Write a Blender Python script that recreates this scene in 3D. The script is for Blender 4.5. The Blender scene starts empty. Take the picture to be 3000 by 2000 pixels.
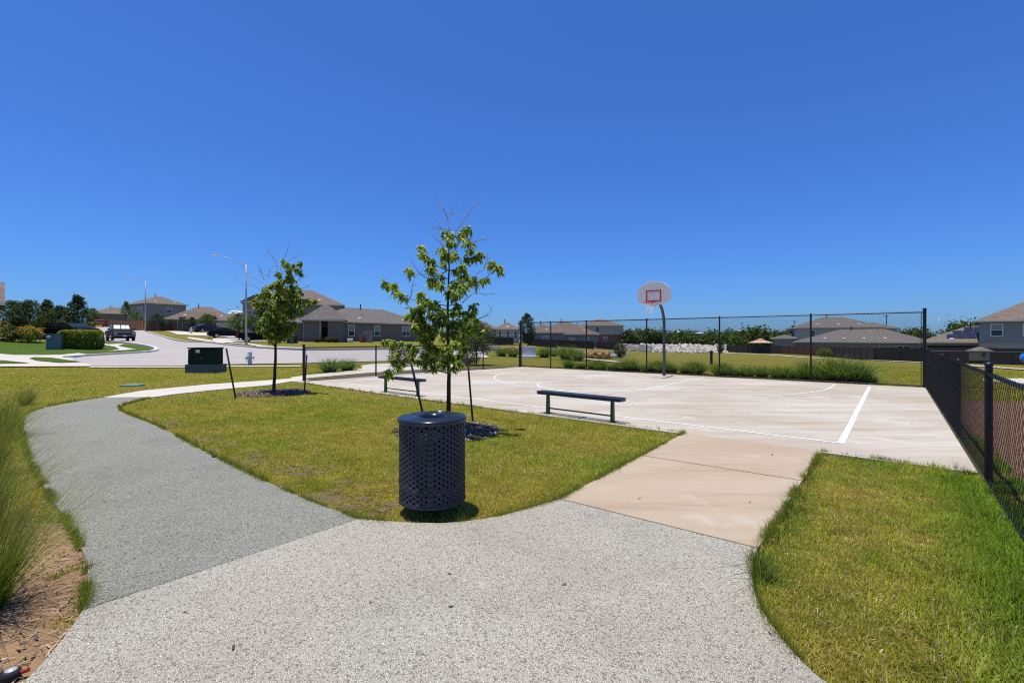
import bpy, bmesh, math, random
import numpy as np
from mathutils import Vector, Matrix, Euler

SC = bpy.context.scene
COL = SC.collection

# ------------------------------------------------------------------ camera
FPX, CX, HZ, EYE = 1340.0, 1500.0, 990.0, 1.55      # focal length and horizon in photo pixels, eye height in metres
cd = bpy.data.cameras.new('camera'); cam = bpy.data.objects.new('camera', cd); COL.objects.link(cam)
cd.sensor_width = 36.0; cd.lens = FPX / 3000 * 36.0
cd.shift_y = -10.0 / 3000
cd.clip_start = 0.05; cd.clip_end = 8000
cam.location = (0, 0, EYE); cam.rotation_euler = (math.radians(90), 0, 0)
SC.camera = cam

# ------------------------------------------------------------------ sky and sun
SUNV = Vector((-0.135, 0.035, 1.0)).normalized()     # towards the sun
w = bpy.data.worlds.new('World'); SC.world = w; w.use_nodes = True
nt = w.node_tree; nt.nodes.clear()
out = nt.nodes.new('ShaderNodeOutputWorld'); bg = nt.nodes.new('ShaderNodeBackground')
sky = nt.nodes.new('ShaderNodeTexSky'); sky.sky_type = 'NISHITA'; sky.sun_disc = False
sky.sun_elevation = math.asin(SUNV.z); sky.sun_rotation = math.atan2(SUNV.x, SUNV.y)
sky.altitude = 0; sky.air_density = 1.0; sky.dust_density = 0.65; sky.ozone_density = 10.0
bg.inputs['Strength'].default_value = 0.10
grade = nt.nodes.new('ShaderNodeMix'); grade.data_type = 'RGBA'; grade.blend_type = 'MULTIPLY'; grade.inputs[0].default_value = 1.0   # deep-blue rendering of a clear noon sky
grade.inputs[7].default_value = (0.56, 0.91, 1.45, 1)
nt.links.new(sky.outputs[0], grade.inputs[6]); nt.links.new(grade.outputs[2], bg.inputs[0]); nt.links.new(bg.outputs[0], out.inputs[0])
ld = bpy.data.lights.new('sun', 'SUN'); ld.energy = 5.0; ld.angle = math.radians(0.53); ld.color = (1.0, 0.965, 0.865)
sun = bpy.data.objects.new('sun', ld); COL.objects.link(sun); sun.location = (0, 0, 60)
sun.rotation_euler = (-SUNV).to_track_quat('-Z', 'Y').to_euler()
SC.view_settings.view_transform = 'Standard'; SC.view_settings.look = 'None'
SC.view_settings.exposure = 0.0; SC.view_settings.gamma = 1.0
SC.cycles.use_denoising = False; SC.cycles.pixel_filter_type = 'BLACKMAN_HARRIS'; SC.cycles.filter_width = 1.15
SC.cycles.max_bounces = 6; SC.cycles.transparent_max_bounces = 8

# ------------------------------------------------------------------ helpers
rng = np.random.default_rng(7); random.seed(7)
def G(u, v, z=0.0):
    D = FPX * (EYE - z) / (v - HZ); return ((u - CX) / FPX * D, D)
def GL(pts, k=1.0): return [G(u * k, v * k) for u, v in pts]
K = 3000 / 2352.0                                    # points read off the 2352 px wide view
def P3(u, v, D): return Vector(((u - CX) / FPX * D, D, EYE - (v - HZ) / FPX * D))
def XD(u, D): return ((u - CX) / FPX * D, D)

class MB:
    def __init__(s): s.v = []; s.f = []
    def add(s, vs, fs):
        o = len(s.v); s.v += [tuple(p) for p in vs]; s.f += [tuple(i + o for i in f) for f in fs]; return s
    def box(s, c, size, rz=0.0, taper=1.0):
        x, y, z = size[0] / 2, size[1] / 2, size[2] / 2; ca, sa = math.cos(rz), math.sin(rz); vs = []
        for dz, t in ((-z, 1.0), (z, taper)):
            for dx, dy in ((-x, -y), (x, -y), (x, y), (-x, y)):
                dx *= t; dy *= t
                vs.append((c[0] + dx * ca - dy * sa, c[1] + dx * sa + dy * ca, c[2] + dz))
        return s.add(vs, [(3, 2, 1, 0), (4, 5, 6, 7), (0, 1, 5, 4), (1, 2, 6, 5), (2, 3, 7, 6), (3, 0, 4, 7)])
    def prism(s, poly, z0, z1):
        n = len(poly)
        a = sum(poly[i][0] * poly[(i + 1) % n][1] - poly[(i + 1) % n][0] * poly[i][1] for i in range(n))
        if a < 0: poly = poly[::-1]
        vs = [(x, y, z0) for x, y in poly] + [(x, y, z1) for x, y in poly]
        return s.add(vs, [tuple(range(n - 1, -1, -1)), tuple(range(n, 2 * n))] + [(i, (i + 1) % n, n + (i + 1) % n, n + i) for i in range(n)])
    def tube(s, pts, rad, n=8, cap=True):
        pts = [Vector(p) for p in pts]; m = len(pts)
        rad = [rad] * m if isinstance(rad, (int, float)) else rad
        ref = Vector((0.31, 0.77, 0.55)); vs = []; pu = None
        for i, p in enumerate(pts):
            d = (pts[min(i + 1, m - 1)] - pts[max(i - 1, 0)]).normalized()
            if pu is None:
                r = ref if abs(d.dot(ref)) < 0.95 else Vector((1, 0, 0)); pu = d.cross(r).normalized()
            else:
                pu = (pu - d * pu.dot(d)).normalized()
            q = d.cross(pu)
            for k in range(n):
                a = 2 * math.pi * k / n; vs.append(p + (pu * math.cos(a) + q * math.sin(a)) * rad[i])
        fs = [(i * n + k, i * n + (k + 1) % n, (i + 1) * n + (k + 1) % n, (i + 1) * n + k) for i in range(m - 1) for k in range(n)]
        if cap: fs += [tuple(range(n - 1, -1, -1)), tuple(range((m - 1) * n, m * n))]
        return s.add(vs, fs)
    def lathe(s, prof, n=32, c=(0, 0, 0), close=False):
        m = len(prof); vs = [(c[0] + r * math.cos(2 * math.pi * k / n), c[1] + r * math.sin(2 * math.pi * k / n), c[2] + z) for r, z in prof for k in range(n)]
        fs = [(i * n + k, i * n + (k + 1) % n, (i + 1) * n + (k + 1) % n, (i + 1) * n + k) for i in range(m - 1) for k in range(n)]
        if close: fs += [((m - 1) * n + k, (m - 1) * n + (k + 1) % n, (k + 1) % n, k) for k in range(n)]
        return s.add(vs, fs)
    def xf(s, M): s.v = [tuple(M @ Vector(p)) for p in s.v]; return s
    def mesh(s, name, mat=None, smooth=False):
        me = bpy.data.meshes.new(name); me.from_pydata(s.v, [], s.f); me.update()
        if mat: me.materials.append(mat)
        if smooth: me.shade_smooth()
        return me
    def build(s, name, mat, parent=None, smooth=False, loc=None, rz=0.0):
        return obj(name, s.mesh(name, mat, smooth), parent, loc, rz)
def obj(name, me, parent=None, loc=None, rz=0.0):
    o = bpy.data.objects.new(name, me); COL.objects.link(o)
    if parent: o.parent = parent
    if loc: o.location = loc
    if rz: o.rotation_euler.z = rz
    return o
def tag(o, label=None, cat=None, group=None, kind=None):
    if label: o['label'] = label
    if cat: o['category'] = cat
    if group: o['group'] = group
    if kind: o['kind'] = kind
    return o
def thing(name, label, cat, loc=(0, 0, 0), rz=0.0, group=None):
    o = bpy.data.objects.new(name, None); COL.objects.link(o); o.location = loc; o.rotation_euler.z = rz
    o.empty_display_size = 0.2
    return tag(o, label, cat, group)
def copy_tree(o, parent=None):
    c = o.copy(); COL.objects.link(c)
    if parent: c.parent = parent
    for ch in list(o.children): copy_tree(ch, c)
    return c
def np_mesh(name, V, F, mat, col=None, smooth=False):
    """V (n,3), F (m,k) all faces with k corners, col (n,3) point colours"""
    me = bpy.data.meshes.new(name); n, (m, k) = len(V), F.shape
    me.vertices.add(n); me.vertices.foreach_set('co', np.ascontiguousarray(V, np.float32).ravel())
    me.loops.add(m * k); me.loops.foreach_set('vertex_index', np.ascontiguousarray(F, np.int32).ravel())
    me.polygons.add(m); me.polygons.foreach_set('loop_start', np.arange(0, m * k, k, dtype=np.int32))
    me.update(calc_edges=True)
    if col is not None:
        at = me.color_attributes.new('Col', 'FLOAT_COLOR', 'POINT')
        at.data.foreach_set('color', np.concatenate([col, np.ones((n, 1))], 1).astype(np.float32).ravel())
    me.materials.append(mat)
    if smooth: me.shade_smooth()
    return me
def inpoly(x, y, poly):
    r = np.zeros(len(x), bool); n = len(poly)
    for i in range(n):
        x0, y0 = poly[i]; x1, y1 = poly[(i + 1) % n]
        if y0 == y1: continue
        c = ((y0 > y) != (y1 > y)) & (x < (x1 - x0) * (y - y0) / (y1 - y0) + x0); r ^= c
    return r
def vnoise(x, y, scale, seed=0):
    g = np.random.default_rng(seed).random((64, 64)); x = x * scale; y = y * scale
    xi = np.floor(x).astype(int); yi = np.floor(y).astype(int); fx = x - xi; fy = y - yi
    fx = fx * fx * (3 - 2 * fx); fy = fy * fy * (3 - 2 * fy); a = lambda i, j: g[i % 64, j % 64]
    return (a(xi, yi) * (1 - fx) + a(xi + 1, yi) * fx) * (1 - fy) + (a(xi, yi + 1) * (1 - fx) + a(xi + 1, yi + 1) * fx) * fy
def smooth_line(pts, it=2, closed=False):
    for _ in range(it):
        q = [] if closed else [pts[0]]
        n = len(pts)
        for i in range(n if closed else n - 1):
            a, b = pts[i], pts[(i + 1) % n]
            q += [(a[0] * .75 + b[0] * .25, a[1] * .75 + b[1] * .25), (a[0] * .25 + b[0] * .75, a[1] * .25 + b[1] * .75)]
        if not closed: q.append(pts[-1])
        pts = q
    return pts
# ------------------------------------------------------------------ materials
class NT:
    def __init__(s, name):
        s.m = bpy.data.materials.new(name); s.m.use_nodes = True; s.t = s.m.node_tree; s.t.nodes.clear()
        s.o = s.n('ShaderNodeOutputMaterial'); s.b = s.n('ShaderNodeBsdfPrincipled'); s.l(s.b.outputs[0], s.o.inputs[0])
        s.tc = s.n('ShaderNodeTexCoord')
    def n(s, t, **k):
        x = s.t.nodes.new(t)
        for a, v in k.items(): setattr(x, a, v)
        return x
    def l(s, a, b): s.t.links.new(a, b)
    def co(s, kind='Object', scale=None):
        if scale is None: return s.tc.outputs[kind]
        m = s.n('ShaderNodeMapping'); m.inputs['Scale'].default_value = scale; s.l(s.tc.outputs[kind], m.inputs[0]); return m.outputs[0]
    def noise(s, scale, detail=4, rough=0.55, vec=None, out=0):
        x = s.n('ShaderNodeTexNoise'); x.inputs['Scale'].default_value = scale; x.inputs['Detail'].default_value = detail
        x.inputs['Roughness'].default_value = rough; s.l(vec if vec is not None else s.co(), x.inputs['Vector']); return x.outputs[out]
    def voro(s, scale, feature='F1', out='Distance', vec=None):
        x = s.n('ShaderNodeTexVoronoi', feature=feature); x.inputs['Scale'].default_value = scale
        s.l(vec if vec is not None else s.co(), x.inputs['Vector']); return x.outputs[out]
    def ramp(s, fac, stops):
        x = s.n('ShaderNodeValToRGB'); e = x.color_ramp.elements
        while len(e) < len(stops): e.new(0.5)
        for i, (p, c) in enumerate(stops):
            e[i].position = p; e[i].color = (c, c, c, 1) if isinstance(c, (int, float)) else (*c, 1)
        s.l(fac, x.inputs[0]); return x.outputs[0]
    def mix(s, fac, a, b, mode='MIX'):
        x = s.n('ShaderNodeMix', data_type='RGBA', blend_type=mode)
        for i, v in ((0, fac), (6, a), (7, b)):
            if isinstance(v, (int, float)): x.inputs[i].default_value = v
            elif isinstance(v, tuple): x.inputs[i].default_value = (*v, 1)
            else: s.l(v, x.inputs[i])
        return x.outputs[2]
    def math(s, op, a, b=0.0):
        x = s.n('ShaderNodeMath', operation=op)
        for i, v in ((0, a), (1, b)):
            if isinstance(v, (int, float)): x.inputs[i].default_value = v
            else: s.l(v, x.inputs[i])
        return x.outputs[0]
    def attr(s): 
        x = s.n('ShaderNodeAttribute'); x.attribute_name = 'Col'; return x.outputs[0]
    def bump(s, h, strength=0.3, dist=0.01):
        x = s.n('ShaderNodeBump'); x.inputs['Strength'].default_value = strength; x.inputs['Distance'].default_value = dist
        s.l(h, x.inputs['Height']); s.l(x.outputs[0], s.b.inputs['Normal']); return s
    def col(s, c):
        if isinstance(c, tuple): s.b.inputs['Base Color'].default_value = (*c, 1)
        else: s.l(c, s.b.inputs['Base Color'])
        return s
    def set(s, rough=0.8, metal=0.0, spec=0.5, coat=0.0):
        i = s.b.inputs; i['Roughness'].default_value = rough; i['Metallic'].default_value = metal
        i['Specular IOR Level'].default_value = spec; i['Coat Weight'].default_value = coat; return s
def plain(name, c, rough=0.7, metal=0.0, spec=0.5, var=0.12, scale=6.0, bump=0.0, coat=0.0):
    t = NT(name); nz = t.noise(scale, 5)
    t.col(t.mix(t.ramp(nz, [(0.3, 0.0), (0.7, 1.0)]), tuple(x * (1 - var) for x in c), tuple(min(1, x * (1 + var)) for x in c))).set(rough, metal, spec, coat)
    if bump: t.bump(t.noise(scale * 12, 4), bump, 0.01)
    return t.m
M = {}
# exposed-aggregate paving: pebbles, dark pits between them
def aggregate(name, c1, c2, c3, dark, tanmix):
    t = NT(name); vec = t.co()
    wv = t.n('ShaderNodeVectorMath', operation='ADD'); nz = t.noise(60, 2, out=1); sc = t.n('ShaderNodeVectorMath', operation='SCALE'); sc.inputs['Scale'].default_value = 0.012
    t.l(nz, sc.inputs[0]); t.l(vec, wv.inputs[0]); t.l(sc.outputs[0], wv.inputs[1]); v2 = wv.outputs[0]
    cell = t.voro(125, 'F1', 'Color', v2); edge = t.voro(125, 'DISTANCE_TO_EDGE', 'Distance', v2)
    sep = t.n('ShaderNodeSeparateColor'); t.l(cell, sep.inputs[0])
    base = t.ramp(sep.outputs[0], [(0.0, c1), (0.45, c2), (1.0, c3)])
    big = t.ramp(t.noise(0.45, 5, 0.6), [(0.42, 0.0), (0.62, 1.0)])
    base = t.mix(t.math('MULTIPLY', big, tanmix), base, (0.56, 0.45, 0.33), 'MIX')
    gap = t.ramp(edge, [(0.0, 1.0), (0.09, 0.0)])
    rnd = t.ramp(sep.outputs[1], [(0.82, 0.0), (0.90, 1.0)])
    pit = t.math('MAXIMUM', t.math('MULTIPLY', gap, 0.42), t.math('MULTIPLY', rnd, 0.72))
    blot = t.ramp(t.noise(0.8, 8, 0.7), [(0.28, 0.80), (0.50, 0.99), (0.75, 1.05)])
    c = t.mix(1.0, t.mix(pit, base, dark), blot, 'MULTIPLY')
    t.col(c).set(0.85, spec=0.3)
    t.bump(t.math('ADD', t.ramp(edge, [(0.0, 0.0), (0.25, 1.0)]), t.math('MULTIPLY', pit, -2.0)), 0.75, 0.006)
    return t.m
M['agg_light'] = aggregate('aggregate_light', (0.57, 0.52, 0.405), (0.665, 0.61, 0.48), (0.75, 0.69, 0.55), (0.085, 0.08, 0.07), 0.42)
M['agg_dark'] = aggregate('aggregate_grey', (0.325, 0.312, 0.25), (0.415, 0.40, 0.32), (0.50, 0.48, 0.385), (0.05, 0.05, 0.044), 0.05)
def concrete(name, base, tan, light, amt=1.0, streak=True):
    t = NT(name)
    a = t.ramp(t.noise(0.35, 6, 0.6, t.co(scale=(1, 1, 1))), [(0.38, 0.0), (0.66, 1.0)])
    rot = t.n('ShaderNodeMapping'); rot.inputs['Rotation'].default_value = (0, 0, math.radians(40)); rot.inputs['Scale'].default_value = (0.25, 2.2, 1); t.l(t.tc.outputs['Object'], rot.inputs[0])
    st = t.ramp(t.noise(0.9, 6, 0.7, rot.outputs[0]), [(0.42, 0.0), (0.72, 1.0)])
    lt = t.ramp(t.noise(0.55, 7, 0.65, rot.outputs[0], ), [(0.55, 0.0), (0.8, 1.0)])
    c = t.mix(t.math('MULTIPLY', a, 0.55 * amt), base, tan); c = t.mix(t.math('MULTIPLY', st, 0.7 * amt), c, tan)
    c = t.mix(t.math('MULTIPLY', lt, 0.6 * amt), c, light)
    sp = t.ramp(t.noise(2.3, 8, 0.8), [(0.66, 0.0), (0.76, 1.0)]); c = t.mix(t.math('MULTIPLY', sp, 0.35 * amt), c, tuple(x * 0.55 for x in tan))
    br = t.ramp(t.noise(1.1, 9, 0.72, rot.outputs[0]), [(0.53, 0.0), (0.66, 1.0)]); c = t.mix(t.math('MULTIPLY', br, 0.62 * amt), c, tuple(x * k for x, k in zip(tan, (0.86, 0.80, 0.72))))
    wt = t.ramp(t.noise(0.8, 9, 0.7), [(0.57, 0.0), (0.68, 1.0)]); c = t.mix(t.math('MULTIPLY', wt, 0.5 * amt), c, light)
    fine = t.ramp(t.noise(90, 3), [(0.3, 0.93), (0.7, 1.05)]); c = t.mix(1.0, c, fine, 'MULTIPLY')
    t.col(c).set(0.8, spec=0.35).bump(t.noise(140, 3), 0.12, 0.004); return t.m
M['court'] = concrete('court_concrete', (0.53, 0.485, 0.405), (0.37, 0.285, 0.195), (0.61, 0.575, 0.505), 1.2)
M['walk'] = concrete('walkway_concrete', (0.45, 0.36, 0.255), (0.39, 0.28, 0.185), (0.52, 0.455, 0.37), 1.2)
M['sidewalk'] = concrete('sidewalk_concrete', (0.60, 0.54, 0.455), (0.47, 0.405, 0.34), (0.60, 0.56, 0.51), 0.6)
M['road'] = concrete('road_surface', (0.42, 0.375, 0.335), (0.37, 0.325, 0.285), (0.47, 0.425, 0.385), 0.9)
M['kerb'] = concrete('kerb_concrete', (0.60, 0.565, 0.52), (0.5, 0.45, 0.4), (0.65, 0.62, 0.58), 0.5)
t = NT('court_paint'); t.col(t.mix(t.ramp(t.noise(14, 6, 0.7), [(0.60, 0.0), (0.78, 0.7)]), (0.80, 0.79, 0.77), (0.55, 0.52, 0.48))).set(0.6); M['paint'] = t.m
t = NT('lawn_ground')
a = t.ramp(t.noise(0.5, 6, 0.65), [(0.35, 0.0), (0.65, 1.0)]); b = t.ramp(t.noise(9, 6, 0.75), [(0.35, 0.0), (0.7, 1.0)])
c = t.mix(a, (0.17, 0.17, 0.02), (0.235, 0.20, 0.03)); c = t.mix(t.math('MULTIPLY', b, 0.55), c, (0.115, 0.092, 0.018))
c = t.mix(t.ramp(t.noise(60, 3, 0.8), [(0.5, 0.0), (0.75, 0.6)]), c, (0.26, 0.21, 0.07))
t.col(c).set(0.95, spec=0.1).bump(t.noise(45, 5, 0.8), 0.8, 0.05); M['lawn'] = t.m
t = NT('worn_turf'); nz = t.noise(3.5, 6, 0.7); c = t.mix(t.ramp(nz, [(0.42, 0.0), (0.58, 1.0)]), (0.17, 0.15, 0.025), (0.19, 0.135, 0.085)); c = t.mix(t.ramp(t.noise(35, 5, 0.8), [(0.45, 0.0), (0.7, 0.7)]), c, (0.30, 0.23, 0.13))
t.col(c).set(0.95, spec=0.1).bump(t.noise(45, 5, 0.8), 0.8, 0.04); M['worn'] = t.m
t = NT('green_lawn_ground'); c = t.mix(t.ramp(t.noise(1.2, 6, 0.65), [(0.35, 0.0), (0.65, 1.0)]), (0.06, 0.12, 0.014), (0.10, 0.145, 0.02))
t.col(t.mix(t.ramp(t.noise(40, 4, 0.8), [(0.45, 0.0), (0.8, 0.6)]), c, (0.03, 0.05, 0.01))).set(0.95, spec=0.1).bump(t.noise(30, 5, 0.8), 0.8, 0.06); M['green_lawn'] = t.m
def leafmat(name, transl=0.35, rough=0.5, spec=0.3):
    t = NT(name); c = t.attr(); t.col(c).set(rough, spec=spec)
    tr = t.n('ShaderNodeBsdfTranslucent'); t.l(t.mix(1.0, c, (1.35, 1.25, 0.55), 'MULTIPLY'), tr.inputs[0]); ms = t.n('ShaderNodeMixShader'); ms.inputs[0].default_value = transl
    t.l(t.b.outputs[0], ms.inputs[1]); t.l(tr.outputs[0], ms.inputs[2]); t.l(ms.outputs[0], t.o.inputs[0]); return t.m
M['blade'] = leafmat('grass_blade', 0.42, 0.85, 0.05); M['leaf'] = leafmat('leaf', 0.48, 0.42, 0.4); M['far_leaf'] = leafmat('far_leaf', 0.2, 0.8, 0.1)
t = NT('soil'); t.col(t.mix(t.ramp(t.noise(5, 7, 0.7), [(0.35, 0.0), (0.7, 1.0)]), (0.26, 0.155, 0.08), (0.38, 0.24, 0.13))).set(0.95, spec=0.1).bump(t.noise(40, 6, 0.7), 0.6, 0.03); M['soil'] = t.m
t = NT('chip'); t.col(t.attr()).set(0.9, spec=0.1); M['chip'] = t.m
t = NT('mulch'); t.col(t.mix(t.ramp(t.noise(50, 5, 0.8), [(0.4, 0.0), (0.65, 1.0)]), (0.07, 0.05, 0.04), (0.22, 0.165, 0.13))).set(0.95, spec=0.1).bump(t.noise(60, 5, 0.8), 1.0, 0.03); M['mulch'] = t.m
t = NT('playground_mulch'); t.col(t.mix(t.ramp(t.noise(30, 5, 0.8), [(0.38, 0.0), (0.65, 1.0)]), (0.12, 0.06, 0.035), (0.42, 0.25, 0.16))).set(0.95, spec=0.1).bump(t.noise(40, 5, 0.8), 1.0, 0.03); M['play_mulch'] = t.m
t = NT('bark'); nz = t.noise(30, 6, 0.7, t.co(scale=(1, 1, 0.25))); t.col(t.ramp(nz, [(0.3, (0.018, 0.014, 0.011)), (0.7, (0.085, 0.068, 0.052))])).set(0.95, spec=0.1).bump(nz, 0.9, 0.02); M['bark'] = t.m
M['twig'] = plain('bare_twig', (0.28, 0.25, 0.22), 0.9)
M['black'] = plain('black_vinyl', (0.010, 0.010, 0.013), 0.42, spec=0.4)
M['wire'] = plain('black_vinyl_wire', (0.012, 0.012, 0.014), 0.35, spec=0.5)
M['can'] = plain('navy_powder_coat', (0.031, 0.035, 0.049), 0.5, spec=0.35, var=0.18, scale=9, bump=0.04)
M['can_lid'] = plain('navy_lid_coat', (0.012, 0.016, 0.028), 0.22, spec=0.6, var=0.25, scale=5)
M['liner'] = plain('black_liner', (0.004, 0.004, 0.005), 0.5)
M['galv'] = plain('galvanised_steel', (0.30, 0.31, 0.33), 0.5, metal=0.3, var=0.18, scale=14)
M['hoop_pole'] = plain('grey_painted_pole', (0.07, 0.073, 0.085), 0.5, metal=0.2, var=0.15, scale=8)
M['lamp'] = plain('lamp_steel', (0.36, 0.38, 0.41), 0.45, metal=0.3)
M['white_board'] = plain('white_backboard', (0.62, 0.60, 0.58), 0.55, var=0.05, scale=3)
M['red'] = plain('red_paint', (0.40, 0.018, 0.010), 0.45, var=0.08)
M['net'] = plain('white_net', (0.78, 0.77, 0.74), 0.85)
M['green_metal'] = plain('green_powder_coat', (0.012, 0.075, 0.012), 0.4, var=0.12)
M['seat'] = plain('dark_blue_black_plastisol', (0.022, 0.030, 0.046), 0.38, var=0.15, scale=10)
M['stake'] = plain('dark_stake', (0.020, 0.017, 0.016), 0.7, var=0.3, scale=20)
M['stake_top'] = plain('weathered_stake_top', (0.20, 0.16, 0.13), 0.85, var=0.3, scale=20)
M['tx_green'] = plain('transformer_green', (0.014, 0.026, 0.010), 0.8, spec=0.2, var=0.12)
M['tx_pad'] = plain('grey_green_pad', (0.075, 0.10, 0.095), 0.75, var=0.15)
M['cab'] = plain('cabinet_grey_green', (0.09, 0.14, 0.14), 0.5, var=0.08)
M['white'] = plain('white_paint', (0.76, 0.75, 0.73), 0.5, var=0.05)
M['silver'] = plain('silver_paint', (0.52, 0.54, 0.57), 0.35, metal=0.3, var=0.08)
M['glass'] = plain('dark_glass', (0.018, 0.026, 0.034), 0.08, spec=0.6)
M['blind'] = plain('pale_blind_behind_glass', (0.20, 0.26, 0.27), 0.12, spec=0.6)
M['tyre'] = plain('tyre', (0.012, 0.012, 0.012), 0.8)
M['rim'] = plain('alloy', (0.5, 0.5, 0.52), 0.3, metal=0.8)
M['chrome'] = plain('chrome', (0.22, 0.22, 0.23), 0.35, metal=1.0, var=0.04)
M['car_black'] = plain('black_car_paint', (0.004, 0.005, 0.007), 0.5, spec=0.12)
M['car_red'] = plain('red_car_paint', (0.34, 0.03, 0.015), 0.2, coat=0.6)
M['car_navy'] = plain('navy_car_paint', (0.010, 0.014, 0.03), 0.3, spec=0.3, coat=0.1)
M['car_maroon'] = plain('dark_maroon_car_paint', (0.045, 0.008, 0.012), 0.2, coat=0.6)
M['tail'] = plain('red_lens', (0.42, 0.012, 0.012), 0.2)
M['lens'] = plain('clear_lens', (0.42, 0.43, 0.45), 0.15)
M['shade'] = plain('silver_sunshade', (0.78, 0.84, 0.86), 0.5)
M['boulder'] = plain('orange_limestone', (0.42, 0.235, 0.085), 0.9, var=0.35, scale=2.5, bump=0.7)
M['white_rock'] = plain('white_limestone', (0.58, 0.53, 0.455), 0.9, var=0.4, scale=1.3, bump=0.4)
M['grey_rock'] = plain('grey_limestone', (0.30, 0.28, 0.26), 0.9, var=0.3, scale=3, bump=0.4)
M['blue'] = plain('blue_plastic', (0.01, 0.14, 0.55), 0.3, var=0.08)
M['canvas'] = plain('tan_canopy_canvas', (0.58, 0.38, 0.24), 0.8)
M['orange_bin'] = plain('rust_orange_bin', (0.30, 0.09, 0.02), 0.5)
M['solar'] = plain('solar_cells', (0.006, 0.010, 0.032), 0.4, spec=0.3)
M['sign_green'] = plain('street_sign_green', (0.02, 0.12, 0.09), 0.4)
M['teal_lid'] = plain('valve_lid_teal', (0.14, 0.32, 0.27), 0.6)
def shingle(name, c):
    t = NT(name); n1 = t.noise(1.2, 6, 0.7); br = t.n('ShaderNodeTexBrick'); br.inputs['Scale'].default_value = 3.2; br.offset = 0.5
    br.inputs['Color1'].default_value = (0.85, 0.85, 0.85, 1); br.inputs['Color2'].default_value = (1.12, 1.12, 1.12, 1); br.inputs['Mortar'].default_value = (0.6, 0.6, 0.6, 1)
    br.inputs['Mortar Size'].default_value = 0.012; br.inputs['Row Height'].default_value = 0.45; br.inputs['Brick Width'].default_value = 0.9
    t.l(t.co(), br.inputs[0])
    b = t.mix(t.ramp(n1, [(0.3, 0.0), (0.7, 1.0)]), tuple(x * 0.82 for x in c), tuple(x * 1.15 for x in c))
    b = t.mix(t.ramp(t.noise(7, 4, 0.8), [(0.35, 0.0), (0.65, 0.5)]), b, tuple(x * 0.7 for x in c))
    t.col(t.mix(1.0, b, br.outputs[0], 'MULTIPLY')).set(0.95, spec=0.1); return t.m
M['roof_brown'] = shingle('brown_shingle', (0.205, 0.158, 0.128)); M['roof_grey'] = shingle('grey_brown_shingle', (0.175, 0.15, 0.135))
def siding(name, c):
    t = NT(name); wv = t.n('ShaderNodeTexWave', wave_type='BANDS', bands_direction='Z', wave_profile='SAW'); wv.inputs['Scale'].default_value = 1.6; t.l(t.co(), wv.inputs[0])
    nz = t.noise(2.5, 4); t.col(t.mix(t.ramp(nz, [(0.3, 0.0), (0.7, 1.0)]), tuple(x * 0.9 for x in c), tuple(x * 1.08 for x in c))).set(0.8); t.bump(wv.outputs[0], 0.6, 0.03); return t.m
M['side_grey'] = siding('grey_siding', (0.25, 0.255, 0.27)); M['side_blue'] = siding('blue_grey_siding', (0.19, 0.215, 0.255)); M['side_beige'] = siding('beige_siding', (0.38, 0.335, 0.275))
M['side_taupe'] = siding('taupe_siding', (0.25, 0.225, 0.195)); M['side_pale'] = siding('pale_siding', (0.42, 0.41, 0.40))
def brickm(name, c, mort):
    t = NT(name); mp = t.n('ShaderNodeMapping'); mp.inputs['Rotation'].default_value = (math.radians(90), 0, 0); t.l(t.tc.outputs['Object'], mp.inputs[0])
    br = t.n('ShaderNodeTexBrick'); br.inputs['Scale'].default_value = 4.0; br.inputs['Color1'].default_value = (*c, 1); br.inputs['Color2'].default_value = (*(x * 0.7 for x in c), 1); br.inputs['Mortar'].default_value = (*mort, 1)
    br.inputs['Brick Width'].default_value = 0.85; br.inputs['Row Height'].default_value = 0.30; t.l(mp.outputs[0], br.inputs[0])
    t.col(t.mix(t.ramp(t.noise(3, 5), [(0.3, 0.0), (0.7, 0.35)]), br.outputs[0], tuple(x * 0.7 for x in c))).set(0.9, spec=0.2); return t.m
M['brick_taupe'] = brickm('taupe_brick', (0.235, 0.195, 0.16), (0.28, 0.25, 0.22)); M['brick_red'] = brickm('red_brick', (0.24, 0.11, 0.08), (0.28, 0.24, 0.2)); M['brick_pale'] = brickm('pale_stone', (0.42, 0.37, 0.31), (0.40, 0.36, 0.31))
M['trim'] = plain('pale_trim', (0.56, 0.53, 0.48), 0.6, var=0.05)
def wood(name, c):
    t = NT(name); wv = t.n('ShaderNodeTexWave', wave_type='BANDS', bands_direction='X', wave_profile='SAW'); wv.inputs['Scale'].default_value = 2.2; t.l(t.co(), wv.inputs[0])
    n = t.noise(3, 5, 0.6, t.co(scale=(4, 4, 0.5))); t.col(t.mix(t.ramp(n, [(0.3, 0.0), (0.7, 1.0)]), tuple(x * 0.7 for x in c), tuple(x * 1.2 for x in c))).set(0.9, spec=0.15); t.bump(wv.outputs[0], 0.6, 0.04); return t.m
M['wood_brown'] = wood('cedar_boards', (0.27, 0.12, 0.055)); M['wood_dark'] = wood('weathered_dark_boards', (0.062, 0.05, 0.05)); M['wood_red'] = wood('red_brown_boards', (0.11, 0.055, 0.042))
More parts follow.
